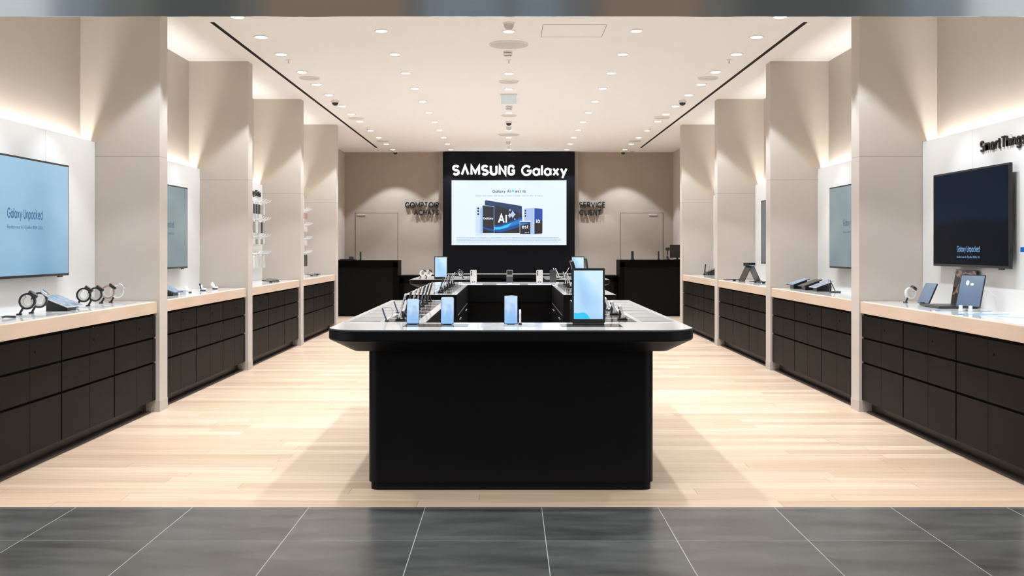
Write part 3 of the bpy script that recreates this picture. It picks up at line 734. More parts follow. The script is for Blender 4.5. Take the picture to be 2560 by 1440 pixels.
# ================================================================ DISPLAY TABLES
HT = 0.9
def u_outline(d, yf, yb, yin, xo=1.0, xi=.5, r=.2, e=0.0, flip=None):
    pts = [(-xi - e, yb - e), (-(xo - d), yb - e)]
    rr = max(r - d, .01)
    for k in range(9):
        a = R(180 + 90 * k / 8); pts.append((-(xo - d) + rr + rr * math.cos(a), yf + d + rr + rr * math.sin(a)))
    for k in range(9):
        a = R(270 + 90 * k / 8); pts.append(((xo - d) - rr + rr * math.cos(a), yf + d + rr + rr * math.sin(a)))
    pts += [(xo - d, yb - e), (xi + e, yb - e), (xi + e, yin - e), (-xi - e, yin - e)]
    if flip is not None: pts = [(x, flip - y) for x, y in reversed(pts)]
    return pts
def rect_outline(d, x0, x1, y0, y1, r=.1, e=0):
    rr = max(r - d, .01); x0 += d; x1 -= d; y0 += d; y1 -= d
    pts = []
    for cx, cy, a0 in ((x0 + rr, y0 + rr, 180), (x1 - rr, y0 + rr, 270), (x1 - rr, y1 - rr, 0), (x0 + rr, y1 - rr, 90)):
        for k in range(6):
            a = R(a0 + 90 * k / 5); pts.append((cx + rr * math.cos(a), cy + rr * math.sin(a)))
    return pts
def lev(o, z): return [Vector((x, y, z)) for x, y in o]
def table(label, out, base_d=.21, plinth_d=.222, base_r=None, loc=(0.012, 0, 0)):
    t = thing('display_table', label, 'table', loc)
    b = bm_new(); loft(b, [lev(out(.008, .004), HT - .004), lev(out(.004, .002), HT)]); obj('glass_top', b, M['glass_top'], t)
    b = bm_new(); loft(b, [lev(out(.135, 0), .775), lev(out(0.004, 0), .838), lev(out(0, 0), .846), lev(out(0, 0), HT - .008), lev(out(.005, 0), HT - .004)])
    obj('apron', b, M['black'], t, smooth=25)
    b = bm_new(); loft(b, [lev(out(base_d, 0), .042), lev(out(base_d, 0), .775)]); obj('base', b, M['black'], t, smooth=40)
    b = bm_new(); loft(b, [lev(out(plinth_d, .01), 0), lev(out(plinth_d, .01), .042)]); obj('plinth', b, M['black'], t, smooth=40)
    return t
YF1, YB1, YI1 = 5.64, 8.93, 6.22
front = table('front half of the long black ring-shaped display table with grey glass top', lambda d, e: u_outline(d, YF1, YB1, YI1, e=e, r=.2 if d < .2 else .27))
YR0, YR1, YRI = 9.94, 13.72, 12.66
S2 = YR0 + YR1
rear = table('rear half of the long black ring-shaped display table, beyond the gap', lambda d, e: u_outline(d, YR0, YR1, YR0 + YR1 - YRI, e=e, flip=S2, r=.2 if d < .2 else .27))
isl_l = table('left black display island with grey glass top in front of the purchase counter', lambda d, e: rect_outline(d, -1.40, -.50, 14.72, 16.7, .12 if d < .1 else .25))
isl_r = table('right black display island in front of the service counter, mostly behind the big tablet', lambda d, e: rect_outline(d, .50, 1.40, 14.72, 16.7, .12 if d < .1 else .25))
bar = table('long narrow black display table crossing in front of the black back wall', lambda d, e: rect_outline(d, -1.40, 1.40, 17.75, 18.6, .12 if d < .1 else .25))
for tb, ya, yb, yin, s in ((front, 6.3, 8.9, YI1, 1), (rear, 10.1, 12.6, YRI, -1)):
    # inside the ring: drop panels, rails and studs
    b = bm_new(); y0 = yin - .004 if s > 0 else yin - .02
    box(b, -.498, .498, yin if s > 0 else yin - .018, yin + .018 if s > 0 else yin, .70, .885); obj('drop_panel', b, M['black'], tb)
    for q in (-1, 1):
        b = bm_new(); box(b, min(q * .49, q * .5), max(q * .49, q * .5), ya, yb - .2, .694, .698); obj('rail', b, M['graphite'], tb)
        for y in ((ya + .45, ya + .65, yb - .6, yb - .4)):
            b = bm_new(); lathe(b, [(.008, 0), (.006, .006)], 10, Matrix.Translation((q * .5, y, .63)) @ Matrix.Rotation(-q * PI / 2, 4, 'Y')); obj('stud', b, M['chrome'], tb)

# inlays set in the tops
def inlay(tb, x0, x1, y0, y1, m, name='inlay', h=.0012):
    b = bm_new(); box(b, x0, x1, y0, y1, HT, HT + h); obj(name, b, M[m], tb)
ARM1 = [6.42 + .37 * k for k in range(7)]
ARM2 = [10.38 + .44 * k for k in range(6)]
for tb, ys, hw in ((front, ARM1, .15), (rear, ARM2, .17)):
    for y in ys:
        for q in (-1, 1):
            inlay(tb, min(q * .775, q * .955), max(q * .775, q * .955), y - hw, y + hw, 'inlay_light', 'info_plate', .004)
            inlay(tb, min(q * .555, q * .745), max(q * .555, q * .745), y - hw, y + hw, 'inlay_dark')
inlay(front, -.60, -.24, 5.86, 6.10, 'inlay_dark'); inlay(front, .28, .62, 5.86, 6.10, 'inlay_dark'); inlay(front, -.17, .15, 5.86, 6.10, 'inlay_light')
for x in (-.47, -.02, .36): inlay(rear, x - .14, x + .14, 12.78, 13.05, 'plate_white', 'info_plate', .006)
for tb, q in ((isl_l, -1), (isl_r, 1)):
    for y in (15.0, 15.6, 16.2):
        inlay(tb, min(q * .62, q * .9), max(q * .62, q * .9), y - .2, y + .2, 'inlay_light')

# ---------------------------------------------------------------- phones
def phone(label, loc, rotz, lean, w_=.076, h_=.157, th=.008, body='graphite', face='scr_off', lens=3, stand=True, pins=False, clamp=True, group=None, lower=None, name='phone', radius=.011):
    t = thing(name, label, 'phone' if name == 'phone' else 'tablet', loc, rotz, group)
    mt = tilt(lean, .012 if clamp else .003, 0, 0)
    b = bm_new(); slab(b, w_, h_, th, radius, mt, 0, .0015); obj('body', b, M[body], t, smooth=40)
    b = bm_new(); slab(b, w_ - .005, h_ - .005, .0006, radius - .002, mt, -.0006, 0, 0, .0025); sc = obj('screen', b, M[face], t)
    if lower:
        b = bm_new(); slab(b, w_ - .0005, h_ * .48, .0015, radius, mt, th, 0); obj('lower_back', b, M[lower], t)
        b = bm_new(); slab(b, w_ * .8, h_ * .3, .001, .006, mt, th, 0, 0, h_ * .64); obj('cover_screen', b, M['lens'], t)
    for k in range(lens):
        b = bm_new(); lathe(b, [(.0075, 0), (.0075, .003), (.006, .0035)], 14, mt @ Matrix.Translation((w_ / 2 - .016, th, h_ - .018 - .021 * k)) @ Matrix.Rotation(-PI / 2, 4, 'X')); obj('camera_lens', b, M['lens'], t)
    if pins:
        for q in (-1, 1):
            b = bm_new(); lathe(b, [(.006, 0), (.006, .006), (.004, .008)], 12, mt @ Matrix.Translation((q * .013, th, .010)) @ Matrix.Rotation(-PI / 2, 4, 'X')); obj('clamp_pin', b, M['plastic_black'], t)
        b = bm_new(); box(b, -.030, .030, -.020, .016, 0, .013, .003); obj('stand', b, M['plate_white'], t)
    elif stand:
        b = bm_new(); box(b, -.022, .022, -.014 if clamp else .002, .045, 0, .010 if clamp else .005, .002); tube(b, [(0, .034, .008), (0, .030, .03), (0, .012 + math.tan(R(lean)) * .05, .055)], .0065, 8); obj('stand', b, M['plastic_black'], t)
        if clamp: b = bm_new(); box(b, -.020, .020, -.006, .012, .006, .020, .002); obj('clamp', b, M['plastic_black'], t)
    return t
OUTL, OUTR = -PI / 2, PI / 2
# lit phones and the big tablet facing the entrance
phone('lit phone facing the entrance on the front table, leftmost of three', (-.548, 6.05, HT + .001), 0, 8, .0735, .145, face='phone_lit', body='plastic_black', clamp=False, group='lit phones facing the entrance')
phone('lit phone facing the entrance on the front table, left of the middle', (-.350, 6.03, HT + .001), 0, 8, .0765, .156, face='phone_lit', body='plastic_black', clamp=False, group='lit phones facing the entrance')
phone('lit phone beside the upright stylus on the front table', (.012, 6.04, HT + .001), 0, 6, .078, .162, face='phone_lit', body='plastic_black', clamp=False, group='lit phones facing the entrance', radius=.004)
t = thing('stylus', 'white-tipped stylus standing beside the lit phone on the front table', 'stylus', (.064, 6.02, HT))
b = bm_new(); box(b, -.010, .010, -.012, .018, 0, .012, .002); obj('holder', b, M['plastic_black'], t)
b = bm_new(); lathe(b, [(.0062, .010), (.0062, .062), (.0058, .066)], 14); obj('barrel', b, M['chrome'], t, smooth=40)
b = bm_new(); lathe(b, [(.0058, .066), (.0062, .068), (.0062, .086), (.004, .089)], 14); obj('cap', b, M['white_plastic'], t, smooth=40)
def big_tablet(label, x, y, w_, h_, yaw=0.0, blob=False):
    t = thing('display_tablet', label, 'tablet', (x, y, HT + .001), yaw, 'upright lit tablets in black frames')
    mt = tilt(4, .010)
    b = bm_new(); slab(b, w_, h_, .016, .004, mt, 0, .001); obj('frame', b, M['plastic_black'], t)
    b = bm_new(); slab(b, w_ - .022, h_ - .036, .0008, .001, mt, -.0008, 0, 0, .022); s = obj('screen', b, M['poster'], t)
    if blob:
        b = bm_new(); pts = [(-w_ / 2 + .012, .023)] + [(-w_ / 2 + .012 + (w_ - .022) * .56 * k / 10, .023 + .036 * (1 - .10 * math.sin(k * .7)) * (1 - (k / 10) ** 5)) for k in range(11)] + [(-w_ / 2 + .012 + (w_ - .022) * .56, .023)]
        loft(b, [[mt @ Vector((x_, -.0016, z_)) for x_, z_ in pts], [mt @ Vector((x_, -.0008, z_)) for x_, z_ in pts]]); obj('wallpaper_shape', b, M['p_cyan'], s)
    b = bm_new(); box(b, -w_ * .48, w_ * .48, -.012, .10, 0, .010, .003); box(b, -.04, .04, .03, .05, .008, .16, .004, Matrix.Translation((0, .015, 0)) @ Matrix.Rotation(R(-4), 4, 'X')); obj('stand', b, M['plastic_black'], t)
big_tablet('largest upright tablet with glowing pale blue screen on the front table', .453, 6.03, .187, .312, R(-3), True)
big_tablet('upright glowing tablet on the left display island', -.962, 15.0, .187, .312)
big_tablet('upright glowing tablet on the right display island, behind the largest tablet', .978, 15.0, .187, .312)
# side-on phone rows
bodies = ['chrome', 'graphite', 'chrome', 'rose', 'navy', 'graphite', 'graphite']
for k, y in enumerate(ARM1):
    phone('slim edge-on phone, %s from the entrance, left arm of the front table' % ORD[k], (-.668, y - .02, HT + .001), OUTL, 16, .074, .156, body=bodies[k], group='phones along the left arm of the front table')
for k, y in enumerate((6.44, 6.94, 7.40)):
    phone('short folding phone, %s from the entrance, right arm of the front table' % ORD[k], (.705, y, HT + .001), OUTR, 19, .072, .086, .014, body='chrome', lens=2, group='short phones along the right arm of the front table')
for k, y in enumerate(ARM2):
    phone('slim edge-on phone, %s from the entrance, left arm of the rear table' % ORD[k], (-.682, y, HT + .001), OUTL, 16, .072, .142, body=['graphite', 'chrome', 'chrome', 'graphite', 'chrome', 'chrome'][k], group='phones along the left arm of the rear table')
for k, y in enumerate((11.72, 12.16, 12.6)):
    phone('cream edged phone on a stand, %s of those showing left of the largest tablet' % ORD[k], (.690, y, HT + .001), OUTR, 16, .074, .150, body=['cream', 'chrome', 'cream'][k], group='phones along the right arm of the rear table')
phone('dark tablet leaning left on the rear table, rising over the largest tablet', (.715, 10.35, HT + .006), OUTR, 17, .20, .315, .03, body='plastic_black', lens=0, name='tablet')
phone('thin grey tablet leaning left, just right of the island screen behind the largest tablet', (.845, 10.95, HT + .001), OUTR, 8, .20, .325, .014, body='graphite', lens=0, name='tablet')
# backs turned to the entrance, on the far side of the ring
for lb, x, bd, lo in (('cream phone, back turned, leftmost of four on the far side of the ring table', -.430, 'cream', None),
                      ('grey folding phone with dark lower half, back turned, middle of the ring table', .010, 'mint', 'graphite'),
                      ('pale phone with three lenses, back turned, right of the middle on the ring table', .374, 'cream', None),
                      ('charcoal phone, back turned, at the right corner of the ring table', .538, 'graphite', None)):
    phone(lb, (x, 12.92, HT + .006), PI, 10, .078, .158, body=bd, lens=0 if lo else 3, lower=lo, pins=True, group='phones with their backs turned on the ring table')
# leaning security-tethered gadgets
def tethered(label, x, y, yaw):
    t = thing('stylus_holder', label, 'stylus', (x, y, HT + .001), yaw, 'tethered styluses')
    b = bm_new(); lathe(b, [(.012, 0), (.012, .006), (.007, .010)], 14); obj('foot', b, M['plastic_black'], t, smooth=40)
    b = bm_new(); tube(b, [(0, 0, .006), (-.012, 0, .036), (-.026, 0, .078)], .0048, 8); obj('pen', b, M['navy'], t, smooth=40)
    pts = [(-.024 + .045 * math.sin(PI * k / 12) + .028 * k / 12, .01, .078 + .010 * math.sin(PI * k / 6) - .070 * (k / 12) ** 2) for k in range(13)]
    b = bm_new(); tube(b, pts, .0012, 6); obj('tether', b, M['cable_grey'], t)
tethered('stylus with looped tether at the near left corner of the front table', -.726, 6.30, 0)
tethered('stylus with looped tether behind the edge-on phones on the front table', -.745, 7.12, 0)

# ---------------------------------------------------------------- watches on stands
def watch(label, loc, rotz, band='plastic_black', case='plastic_black', group=None, cable=False, s=1.0):
    t = thing('watch_on_stand', label, 'watch', loc, rotz, group); t.scale = (s, s, s)
    c = Vector((.022, 0, .076)); rx, rz_ = .034, .036; wd = .026
    def loopm(b, r1x, r1z, r2x, r2z, y0, y1, a0=0, a1=360, n=36):
        rings = []
        full = abs(a1 - a0) >= 360
        for k in range(n + (0 if full else 1)):
            a = R(a0 + (a1 - a0) * k / n); ca, sa = math.cos(a), math.sin(a)
            rings.append([c + Vector((r1x * ca, y0, r1z * sa)), c + Vector((r2x * ca, y0, r2z * sa)), c + Vector((r2x * ca, y1, r2z * sa)), c + Vector((r1x * ca, y1, r1z * sa))])
        vr = [[b.verts.new(p) for p in r_] for r_ in rings]
        m = len(vr)
        for k in range(m if full else m - 1):
            p_, q_ = vr[k], vr[(k + 1) % m]
            for e in range(4):
                f = (e + 1) % 4; b.faces.new((p_[e], p_[f], q_[f], q_[e]))
        if not full: b.faces.new(vr[0]); b.faces.new(list(reversed(vr[-1])))
    b = bm_new(); loopm(b, rx, rz_, rx + .010, rz_ + .010, -wd / 2, wd / 2); obj('band', b, M[band], t, smooth=40)
    b = bm_new(); loopm(b, rx - .012, rz_ - .012, rx - .0005, rz_ - .0005, -wd / 2 + .003, wd / 2 - .003, 110, 380); obj('clear_insert', b, M['clear'], t, smooth=40)
    a = R(52); n_ = Vector((math.cos(a), 0, math.sin(a)))
    mt = Matrix.Translation(c + n_ * (rz_ + .001)) @ Matrix.Rotation(PI / 2 - a, 4, 'Y')
    b = bm_new(); lathe(b, [(.024, .002), (.028, .006), (.028, .017), (.0255, .020)], 28, mt); cs = obj('case', b, M[case], t, smooth=40)
    b = bm_new(); lathe(b, [(.0247, .0195), (.0247, .0207), (.001, .0209)], 28, mt); obj('dial', b, M['scr_off'], cs, smooth=40)
    b = bm_new(); tube(b, [(-.020, 0, .004), (-.010, 0, .022), (.002, 0, .046)], .0065, 8); box(b, -.034, -.008, -.016, .016, 0, .008, .003); obj('stand', b, M['plastic_black'], t)
    if cable:
        b = bm_new(); tube(b, [(.02 + .03 * math.sin(k * .35), .01, .10 + .02 * math.sin(PI * k / 10) - .0085 * k) for k in range(11)], .0022, 6); obj('cable', b, M['cable_white'], t)
    return t
g = 'watches on the first left counter'
for x, y, rz, bd, cs, lb in ((-3.147, 6.87, 10, 'plastic_black', 'plastic_black', 'black watch on a stand, nearest on the first left counter'), (-3.14, 7.03, 14, 'graphite', 'chrome', 'silver cased watch paired behind the nearest black watch, left of the slanted tablet'),
                             (-3.155, 7.80, 14, 'plastic_black', 'plastic_black', 'black watch on a stand just beyond the slanted tablet'), (-3.11, 7.90, 14, 'graphite', 'plastic_black', 'dark grey watch on a stand, second beyond the slanted tablet'),
                             (-3.17, 8.31, 18, 'rose', 'plastic_black', 'rose banded watch on a stand near the fin wall'), (-3.14, 8.43, 18, 'white_plastic', 'chrome', 'white banded watch on a stand, last before the fin wall')):
    watch(lb, (x, y, HC), R(rz), bd, cs, g, s=1.16)
watch('white banded watch on the left island, nearer the island edge', (-1.265, 15.3, HT), R(0), 'white_plastic', 'plastic_black', 'watches on the left island')
watch('white banded watch on the left island, closer to the glowing tablet', (-1.18, 15.35, HT), R(-15), 'white_plastic', 'plastic_black', 'watches on the left island')
watch('black watch with white cable on the left island, right of the glowing tablet', (-.67, 15.2, HT), R(160), 'plastic_black', 'plastic_black', 'watches on the left island', cable=True)
watch('white and black ring shaped watch lying near the fin on the first right counter', (3.17, 8.42, HC), R(12), 'white_plastic', 'plastic_black')
# island phones
phone('white phone leaning left on the right island', (.70, 15.05, HT), OUTR, 24, .074, .160, body='cream', lens=0, face='plate_white', group='phones on the right island')
phone('second white phone leaning left on the right island', (.74, 15.35, HT), OUTR, 24, .074, .150, body='cream', lens=0, face='plate_white', group='phones on the right island')
phone('white phone leaning right on the right island', (.80, 15.6, HT), OUTL, 30, .074, .165, body='cream', lens=0, group='phones on the right island')

# ---------------------------------------------------------------- slanted tablets on wedges
def wedge_tablet(label, loc, rotz, wd=.25, dp=.17, ang=22, face='tab_dim', body='chrome', h0=.035, group='slanted tablets on black wedges'):
    t = thing('tablet_on_wedge', label, 'tablet', loc, rotz, group)
    c, s = math.cos(R(ang)), math.sin(R(ang))
    y0, y1 = -dp * .33, dp * .40
    prof = [(y0, 0), (y1, 0), (y1, h0 + (y1 - y0) * math.tan(R(ang))), (y0, h0)]
    b = bm_new(); loft(b, [[Vector((-wd * .28, y, z)) for y, z in prof], [Vector((wd * .28, y, z)) for y, z in prof]]); obj('wedge', b, M['plastic_black'], t)
    mt = Matrix.Translation((0, y0, h0)) @ Matrix.Rotation(R(ang), 4, 'X')
    b = bm_new(); box(b, -wd / 2, wd / 2, -dp * .14, dp * .86, 0, .008, .002, mt); obj('body', b, M[body], t)
    b = bm_new(); box(b, -wd / 2 + .008, wd / 2 - .008, -dp * .14 + .008, dp * .86 - .008, .008, .0088, 0, mt); obj('screen', b, M[face], t)
    return t
wedge_tablet('silver slanted tablet on a black wedge between the watches', (-3.10, 7.36, HC), LEFT, .27, .20)
wedge_tablet('slanted tablet on a black wedge at the near end of the second left counter', (-3.12, 9.72, HC), LEFT, .27, .20, body='navy')
for k, (x, y, bd) in enumerate(((3.10, 11.36, 'plastic_black'), (3.13, 11.02, 'plastic_black'), (3.15, 10.68, 'chrome'))):
    wedge_tablet('slanted %s tablet on a wedge, %s from the far end of the second right counter' % (['black', 'black', 'silver'][k], ORD[k]), (x, y, HC), RIGHT, .24, .20, 20, ['tab_dim', 'scr_off', 'tab_dim'][k], bd, .045)
wedge_tablet('black slanted tablet on a wedge at the far right counter', (3.27, 17.15, HC), RIGHT, .22, .2, 22, 'scr_off', 'plastic_black', .045)

# earbud cases on the second left counter
def earbuds(label, loc, col, stick):
    t = thing('earbud_case', label, 'earbuds', loc, R(60), 'earbud cases on the second left counter')
    b = bm_new(); box(b, -.022, .022, -.018, .018, 0, .010, .003); obj('stand', b, M['plastic_black'], t)
    b = bm_new(); slab(b, .050, .018, .046, .008, Matrix.Translation((0, -.023, .010)), 0, .003); obj('case', b, M[col], t, smooth=50)
    b = bm_new(); slab(b, .050, .040, .010, .012, Matrix.Translation((0, .022, .026)) @ Matrix.Rotation(R(-20), 4, 'X'), 0, .003); obj('case_lid', b, M[col], t, smooth=50)
    if stick:
        b = bm_new(); tube(b, [(-.030, 0, .022), (-.038, 0, .045), (-.040, 0, .066)], .0075, 10); lathe(b, [(.011, 0), (.012, .008), (.006, .018)], 12, Matrix.Translation((-.040, 0, .058))); obj('earbud', b, M[stick], t, smooth=60)
earbuds('white earbud case on the second left counter, nearest the slanted tablet', (-3.11, 10.30, HC), 'white_plastic', None)
earbuds('earbud case with navy earbud raised, middle of three on the second left counter', (-3.11, 10.78, HC), 'white_plastic', 'navy')
earbuds('white earbud case with white earbud raised, farthest on the second left counter', (-3.11, 11.22, HC), 'white_plastic', 'white_plastic')
b = bm_new(); box(b, -.04, .04, -.03, .03, 0, .016, .002); box(b, -.038, .038, -.028, .028, .016, .031, .002); box(b, -.04, .04, -.03, .03, .031, .046, .002)
o = obj('small_box', b, M['white_plastic'], None, (-3.04, 9.93, HC), (0, 0, LEFT)); tag(o, 'little white box beside the slanted tablet on the second left counter', 'box')
# strap lying on the first left counter, card plates
t = thing('watch_strap', 'black watch strap lying flat at the near end of the first left counter', 'strap', (-3.10, 6.43, HC), R(75))
b = bm_new(); tube(b, [(-.16, 0, .006), (-.08, .012, .010), (0, -.006, .008), (.08, .010, .012), (.15, 0, .006)], .007, 8); obj('band', b, M['plastic_black'], t)
b = bm_new(); box(b, -.015, .015, -.018, .018, .002, .014, .003); obj('buckle', b, M['chrome'], t)
for k, (x, y, a, b_) in enumerate(((-3.02, 6.75, .10, .22), (-3.02, 7.78, .10, .24), (-3.04, 8.25, .10, .24), (-2.99, 7.26, .09, .24))):
    b = bm_new(); box(b, -a, a, -b_ / 2, b_ / 2, 0, .003, .0008); o = obj('info_card', b, M['inlay_light'], None, (x, y, HC)); tag(o, ('info card lying in front of the nearest watches', 'info card lying before the middle pair of watches', 'info card lying before the last pair of watches', 'info card lying before the silver slanted tablet')[k] + ' on the first left counter', 'card', 'info cards on the first left counter')
# security pucks on the second right counter: thin easel tablet
t = thing('tablet_on_easel', 'thin tablet on a small easel with cable, second right counter by the fin', 'tablet', (3.20, 10.38, HC), R(73))
b = bm_new(); slab(b, .17, .12, .006, .008, tilt(24, .012), 0, .001); obj('body', b, M['plastic_black'], t)
b = bm_new(); box(b, -.05, .05, -.05, .06, 0, .010, .003); tube(b, [(0, .05, .008), (0, .04, .06)], .006, 8); obj('easel', b, M['plastic_black'], t)
b = bm_new(); tube(b, [(-.02, .05, .10), (-.04, .07, .13), (-.08, .07, .12), (-.11, .06, .05), (-.12, .05, .004)], .002, 6); obj('cable', b, M['cable_grey'], t)
# third right counter: A-shaped tablet stand and flat phones
t = thing('tent_stand', 'glossy black tent shaped display stand on the third right counter', 'stand', (3.12, 13.75, HC), R(13))
def plate(b, p, q, wd, th):
    p, q = Vector(p), Vector(q); d = (q - p).normalized(); nrm = Vector((d.z, 0, -d.x)) * th
    pts = []
    for y in (-wd / 2, wd / 2): pts.append([p + Vector((0, y, 0)), q + Vector((0, y, 0)), q + nrm + Vector((0, y, 0)), p + nrm + Vector((0, y, 0))])
    loft(b, pts)
b = bm_new(); plate(b, (-.115, 0, .004), (-.015, 0, .205), .17, .008); obj('front_leaf', b, M['scr_off'], t)
b = bm_new(); plate(b, (.115, 0, .004), (.015, 0, .205), .17, .008); obj('rear_leaf', b, M['graphite'], t)
b = bm_new(); box(b, -.045, .045, -.085, .085, .203, .245, .004); obj('top_block', b, M['plastic_black'], t)
b = bm_new(); box(b, -.038, .038, -.0866, -.085, .206, .214); obj('label_strip', b, M['blue_pale'], t)
def flat_phone(label, loc, rz, l=.15, w_=.08, m='scr_off', grp=None):
    t = thing('phone', label, 'phone', loc, rz, grp)
    b = bm_new(); box(b, -w_ / 2, w_ / 2, -l / 2, l / 2, .012, .022, .003, Matrix.Rotation(R(2), 4, 'X')); obj('body', b, M['plastic_black'], t)
    b = bm_new(); box(b, -w_ / 2 + .004, w_ / 2 - .004, -l / 2 + .004, l / 2 - .004, .022, .0228, 0, Matrix.Rotation(R(2), 4, 'X')); obj('screen', b, M[m], t)
    b = bm_new(); lathe(b, [(.02, 0), (.02, .010), (.012, .016)], 16); obj('puck', b, M['plastic_black'], t)
flat_phone('flat open phone left of the tent stand, towards the far end', (3.02, 14.2, HC), R(-90), .26, .16, grp='flat phones on the third right counter')
flat_phone('flat phone on a puck just in front of the tent stand', (3.12, 13.38, HC), R(-80), .15, .08, grp='flat phones on the third right counter')
flat_phone('flat phone on a puck beside the fin, third right counter', (3.15, 13.10, HC), R(-80), .15, .08, grp='flat phones on the third right counter')
flat_phone('flat black phone lying on the third left counter, nearest its edge', (-3.02, 13.45, HC), R(60), .22, .09, grp='flat devices on the third left counter')
flat_phone('flat black tablet lying across the third left counter under the hooks', (-3.12, 14.0, HC), R(20), .34, .12, grp='flat devices on the third left counter')
flat_phone('flat black phone lying on the fourth left counter by the fin', (-3.12, 16.75, HC), R(30), .26, .10, grp='flat devices on the fourth left counter')
flat_phone('flat black phone lying at the far end of the fourth left counter', (-3.10, 17.15, HC), R(30), .14, .07, grp='flat devices on the fourth left counter')
phone('black handset standing upright on the fourth right counter', (3.19, 17.32, HC), RIGHT, 6, .05, .165, .014, body='plastic_black', lens=0)
# first right counter: laptop, folding phone, tablet on white stand
t = thing('laptop', 'open laptop with dark picture on its screen, against the first right panel', 'laptop', (3.20, 7.76, HC), RIGHT)
b = bm_new(); box(b, -.18, .18, -.125, .11, .004, .018, .004); obj('keyboard_base', b, M['graphite'], t)
b = bm_new(); box(b, -.155, .155, -.01, .09, .018, .0188); obj('keys', b, M['plastic_black'], t)
mt = tilt(9, .016, 0, .108)
b = bm_new(); slab(b, .36, .262, .008, .008, mt, 0, .001); lid = obj('lid', b, M['plastic_black'], t)
b = bm_new(); slab(b, .348, .246, .0008, .003, mt, -.0008, 0, 0, .010); obj('screen', b, M['dark_pic'], lid)
phone('dark blue folding phone standing open at the left of the laptop', (3.17, 8.12, HC), RIGHT + R(12), 26, .15, .17, .012, body='plastic_black', face='tab_blue', lens=0)
t = thing('tablet_on_stand', 'steel blue tablet leaning on a white stand in front of the laptop', 'tablet', (3.15, 7.28, HC), RIGHT + R(38))
mt = tilt(20, .028)
b = bm_new(); slab(b, .178, .235, .007, .008, mt, 0, .001); obj('body', b, M['plastic_black'], t)
b = bm_new(); slab(b, .166, .223, .0008, .004, mt, -.0008, 0, 0, .006); tf = obj('screen', b, M['tab_blue'], t)
LN = [(-.03, .175, .012, .018), (.004, .165, .012, .010)]
for a in LN:
    b = bm_new(); poly(b, [(x_, z_) for x_, z_ in [(a[0] + a[2] * math.cos(2 * PI * i / 16), a[1] + a[3] * math.sin(2 * PI * i / 16)) for i in range(16)]], -.0022, .001); bmesh.ops.transform(b, matrix=mt, verts=b.verts); obj('wallpaper_shape', b, M['p_white'], tf)
b = bm_new()
for q in (-.035, .035): box(b, q - .016, q + .016, -.03, .07, 0, .016, .003); box(b, q - .012, q + .012, -.030, -.016, .010, .040, .003)
box(b, -.05, .05, .02, .06, .002, .014, .003); tube(b, [(0, .05, .01), (0, .075, .12)], .006, 8); obj('stand', b, M['white_plastic'], t)
b = bm_new(); tube(b, [(.088, .055, .15), (.115, .06, .145), (.145, .075, .11), (.16, .085, .05), (.165, .09, .004)], .0035, 8); obj('cable', b, M['cable_white'], t, smooth=60)
t = thing('counter_graphic', 'blue line drawing printed on the near end of the first right counter', 'decal', (2.98, 6.9, HC))
b = bm_new()
for a in ((.0, .10, .26, -.45), (.0, .02, .30, .05), (-.02, .38, .3, .30)):
    p, q = Vector((a[0], a[1], 0)), Vector((a[2], a[3], 0)); d = (q - p).normalized(); n_ = Vector((-d.y, d.x, 0)) * .006
    loft(b, [[p + n_, q + n_, q - n_, p - n_], [v_ + Vector((0, 0, .0015)) for v_ in (p + n_, q + n_, q - n_, p - n_)]])
obj('lines', b, M['blue_pale'], t)
b = bm_new(); lathe(b, [(.013, 0), (.013, .002)], 16, Matrix.Translation((-.03, .02, 0))); lathe(b, [(.013, 0), (.013, .002)], 16, Matrix.Translation((-.02, .42, 0))); obj('dots', b, M['blue'], t)

# ---------------------------------------------------------------- accessory hooks and hanging packs
def make_hook():
    b = bm_new(); box(b, -.018, .018, -.006, 0, -.025, .025, .002)
    tube(b, [(0, -.004, 0), (0, -.06, -.006), (0, -.115, -.010), (0, -.150, .002), (0, -.178, .030)], .0062, 8)
    return obj('display_hook', b, M['white_plastic'], smooth=60)
def make_pack(col, h_):
    t = thing('hanging_pack', 'x', 'phone case')
    b = bm_new(); slab(b, .075, h_, .012, .008, Matrix.Translation((0, -.010, -h_ - .035)), 0, .002); obj('case', b, M[col], t)
    b = bm_new(); box(b, -.03, .03, -.005, -.003, -.045, .008, 0); obj('hanger_card', b, M['white_plastic'], t)
    return t
ROWZ = [1.952, 1.722, 1.498, 1.274]
RN = ['top', 'second', 'third', 'bottom']
hk = None
packs = {}
cols = {0: ['graphite', 'plastic_black', 'plastic_black', 'inlay_light', 'cream'], 1: ['mint', 'cream', 'inlay_light', 'plastic_black', 'inlay_light'], 2: ['cream', 'mint', 'cream', 'mint', 'cream'], 3: ['cream', 'cream', 'cream', 'cream', 'cream']}
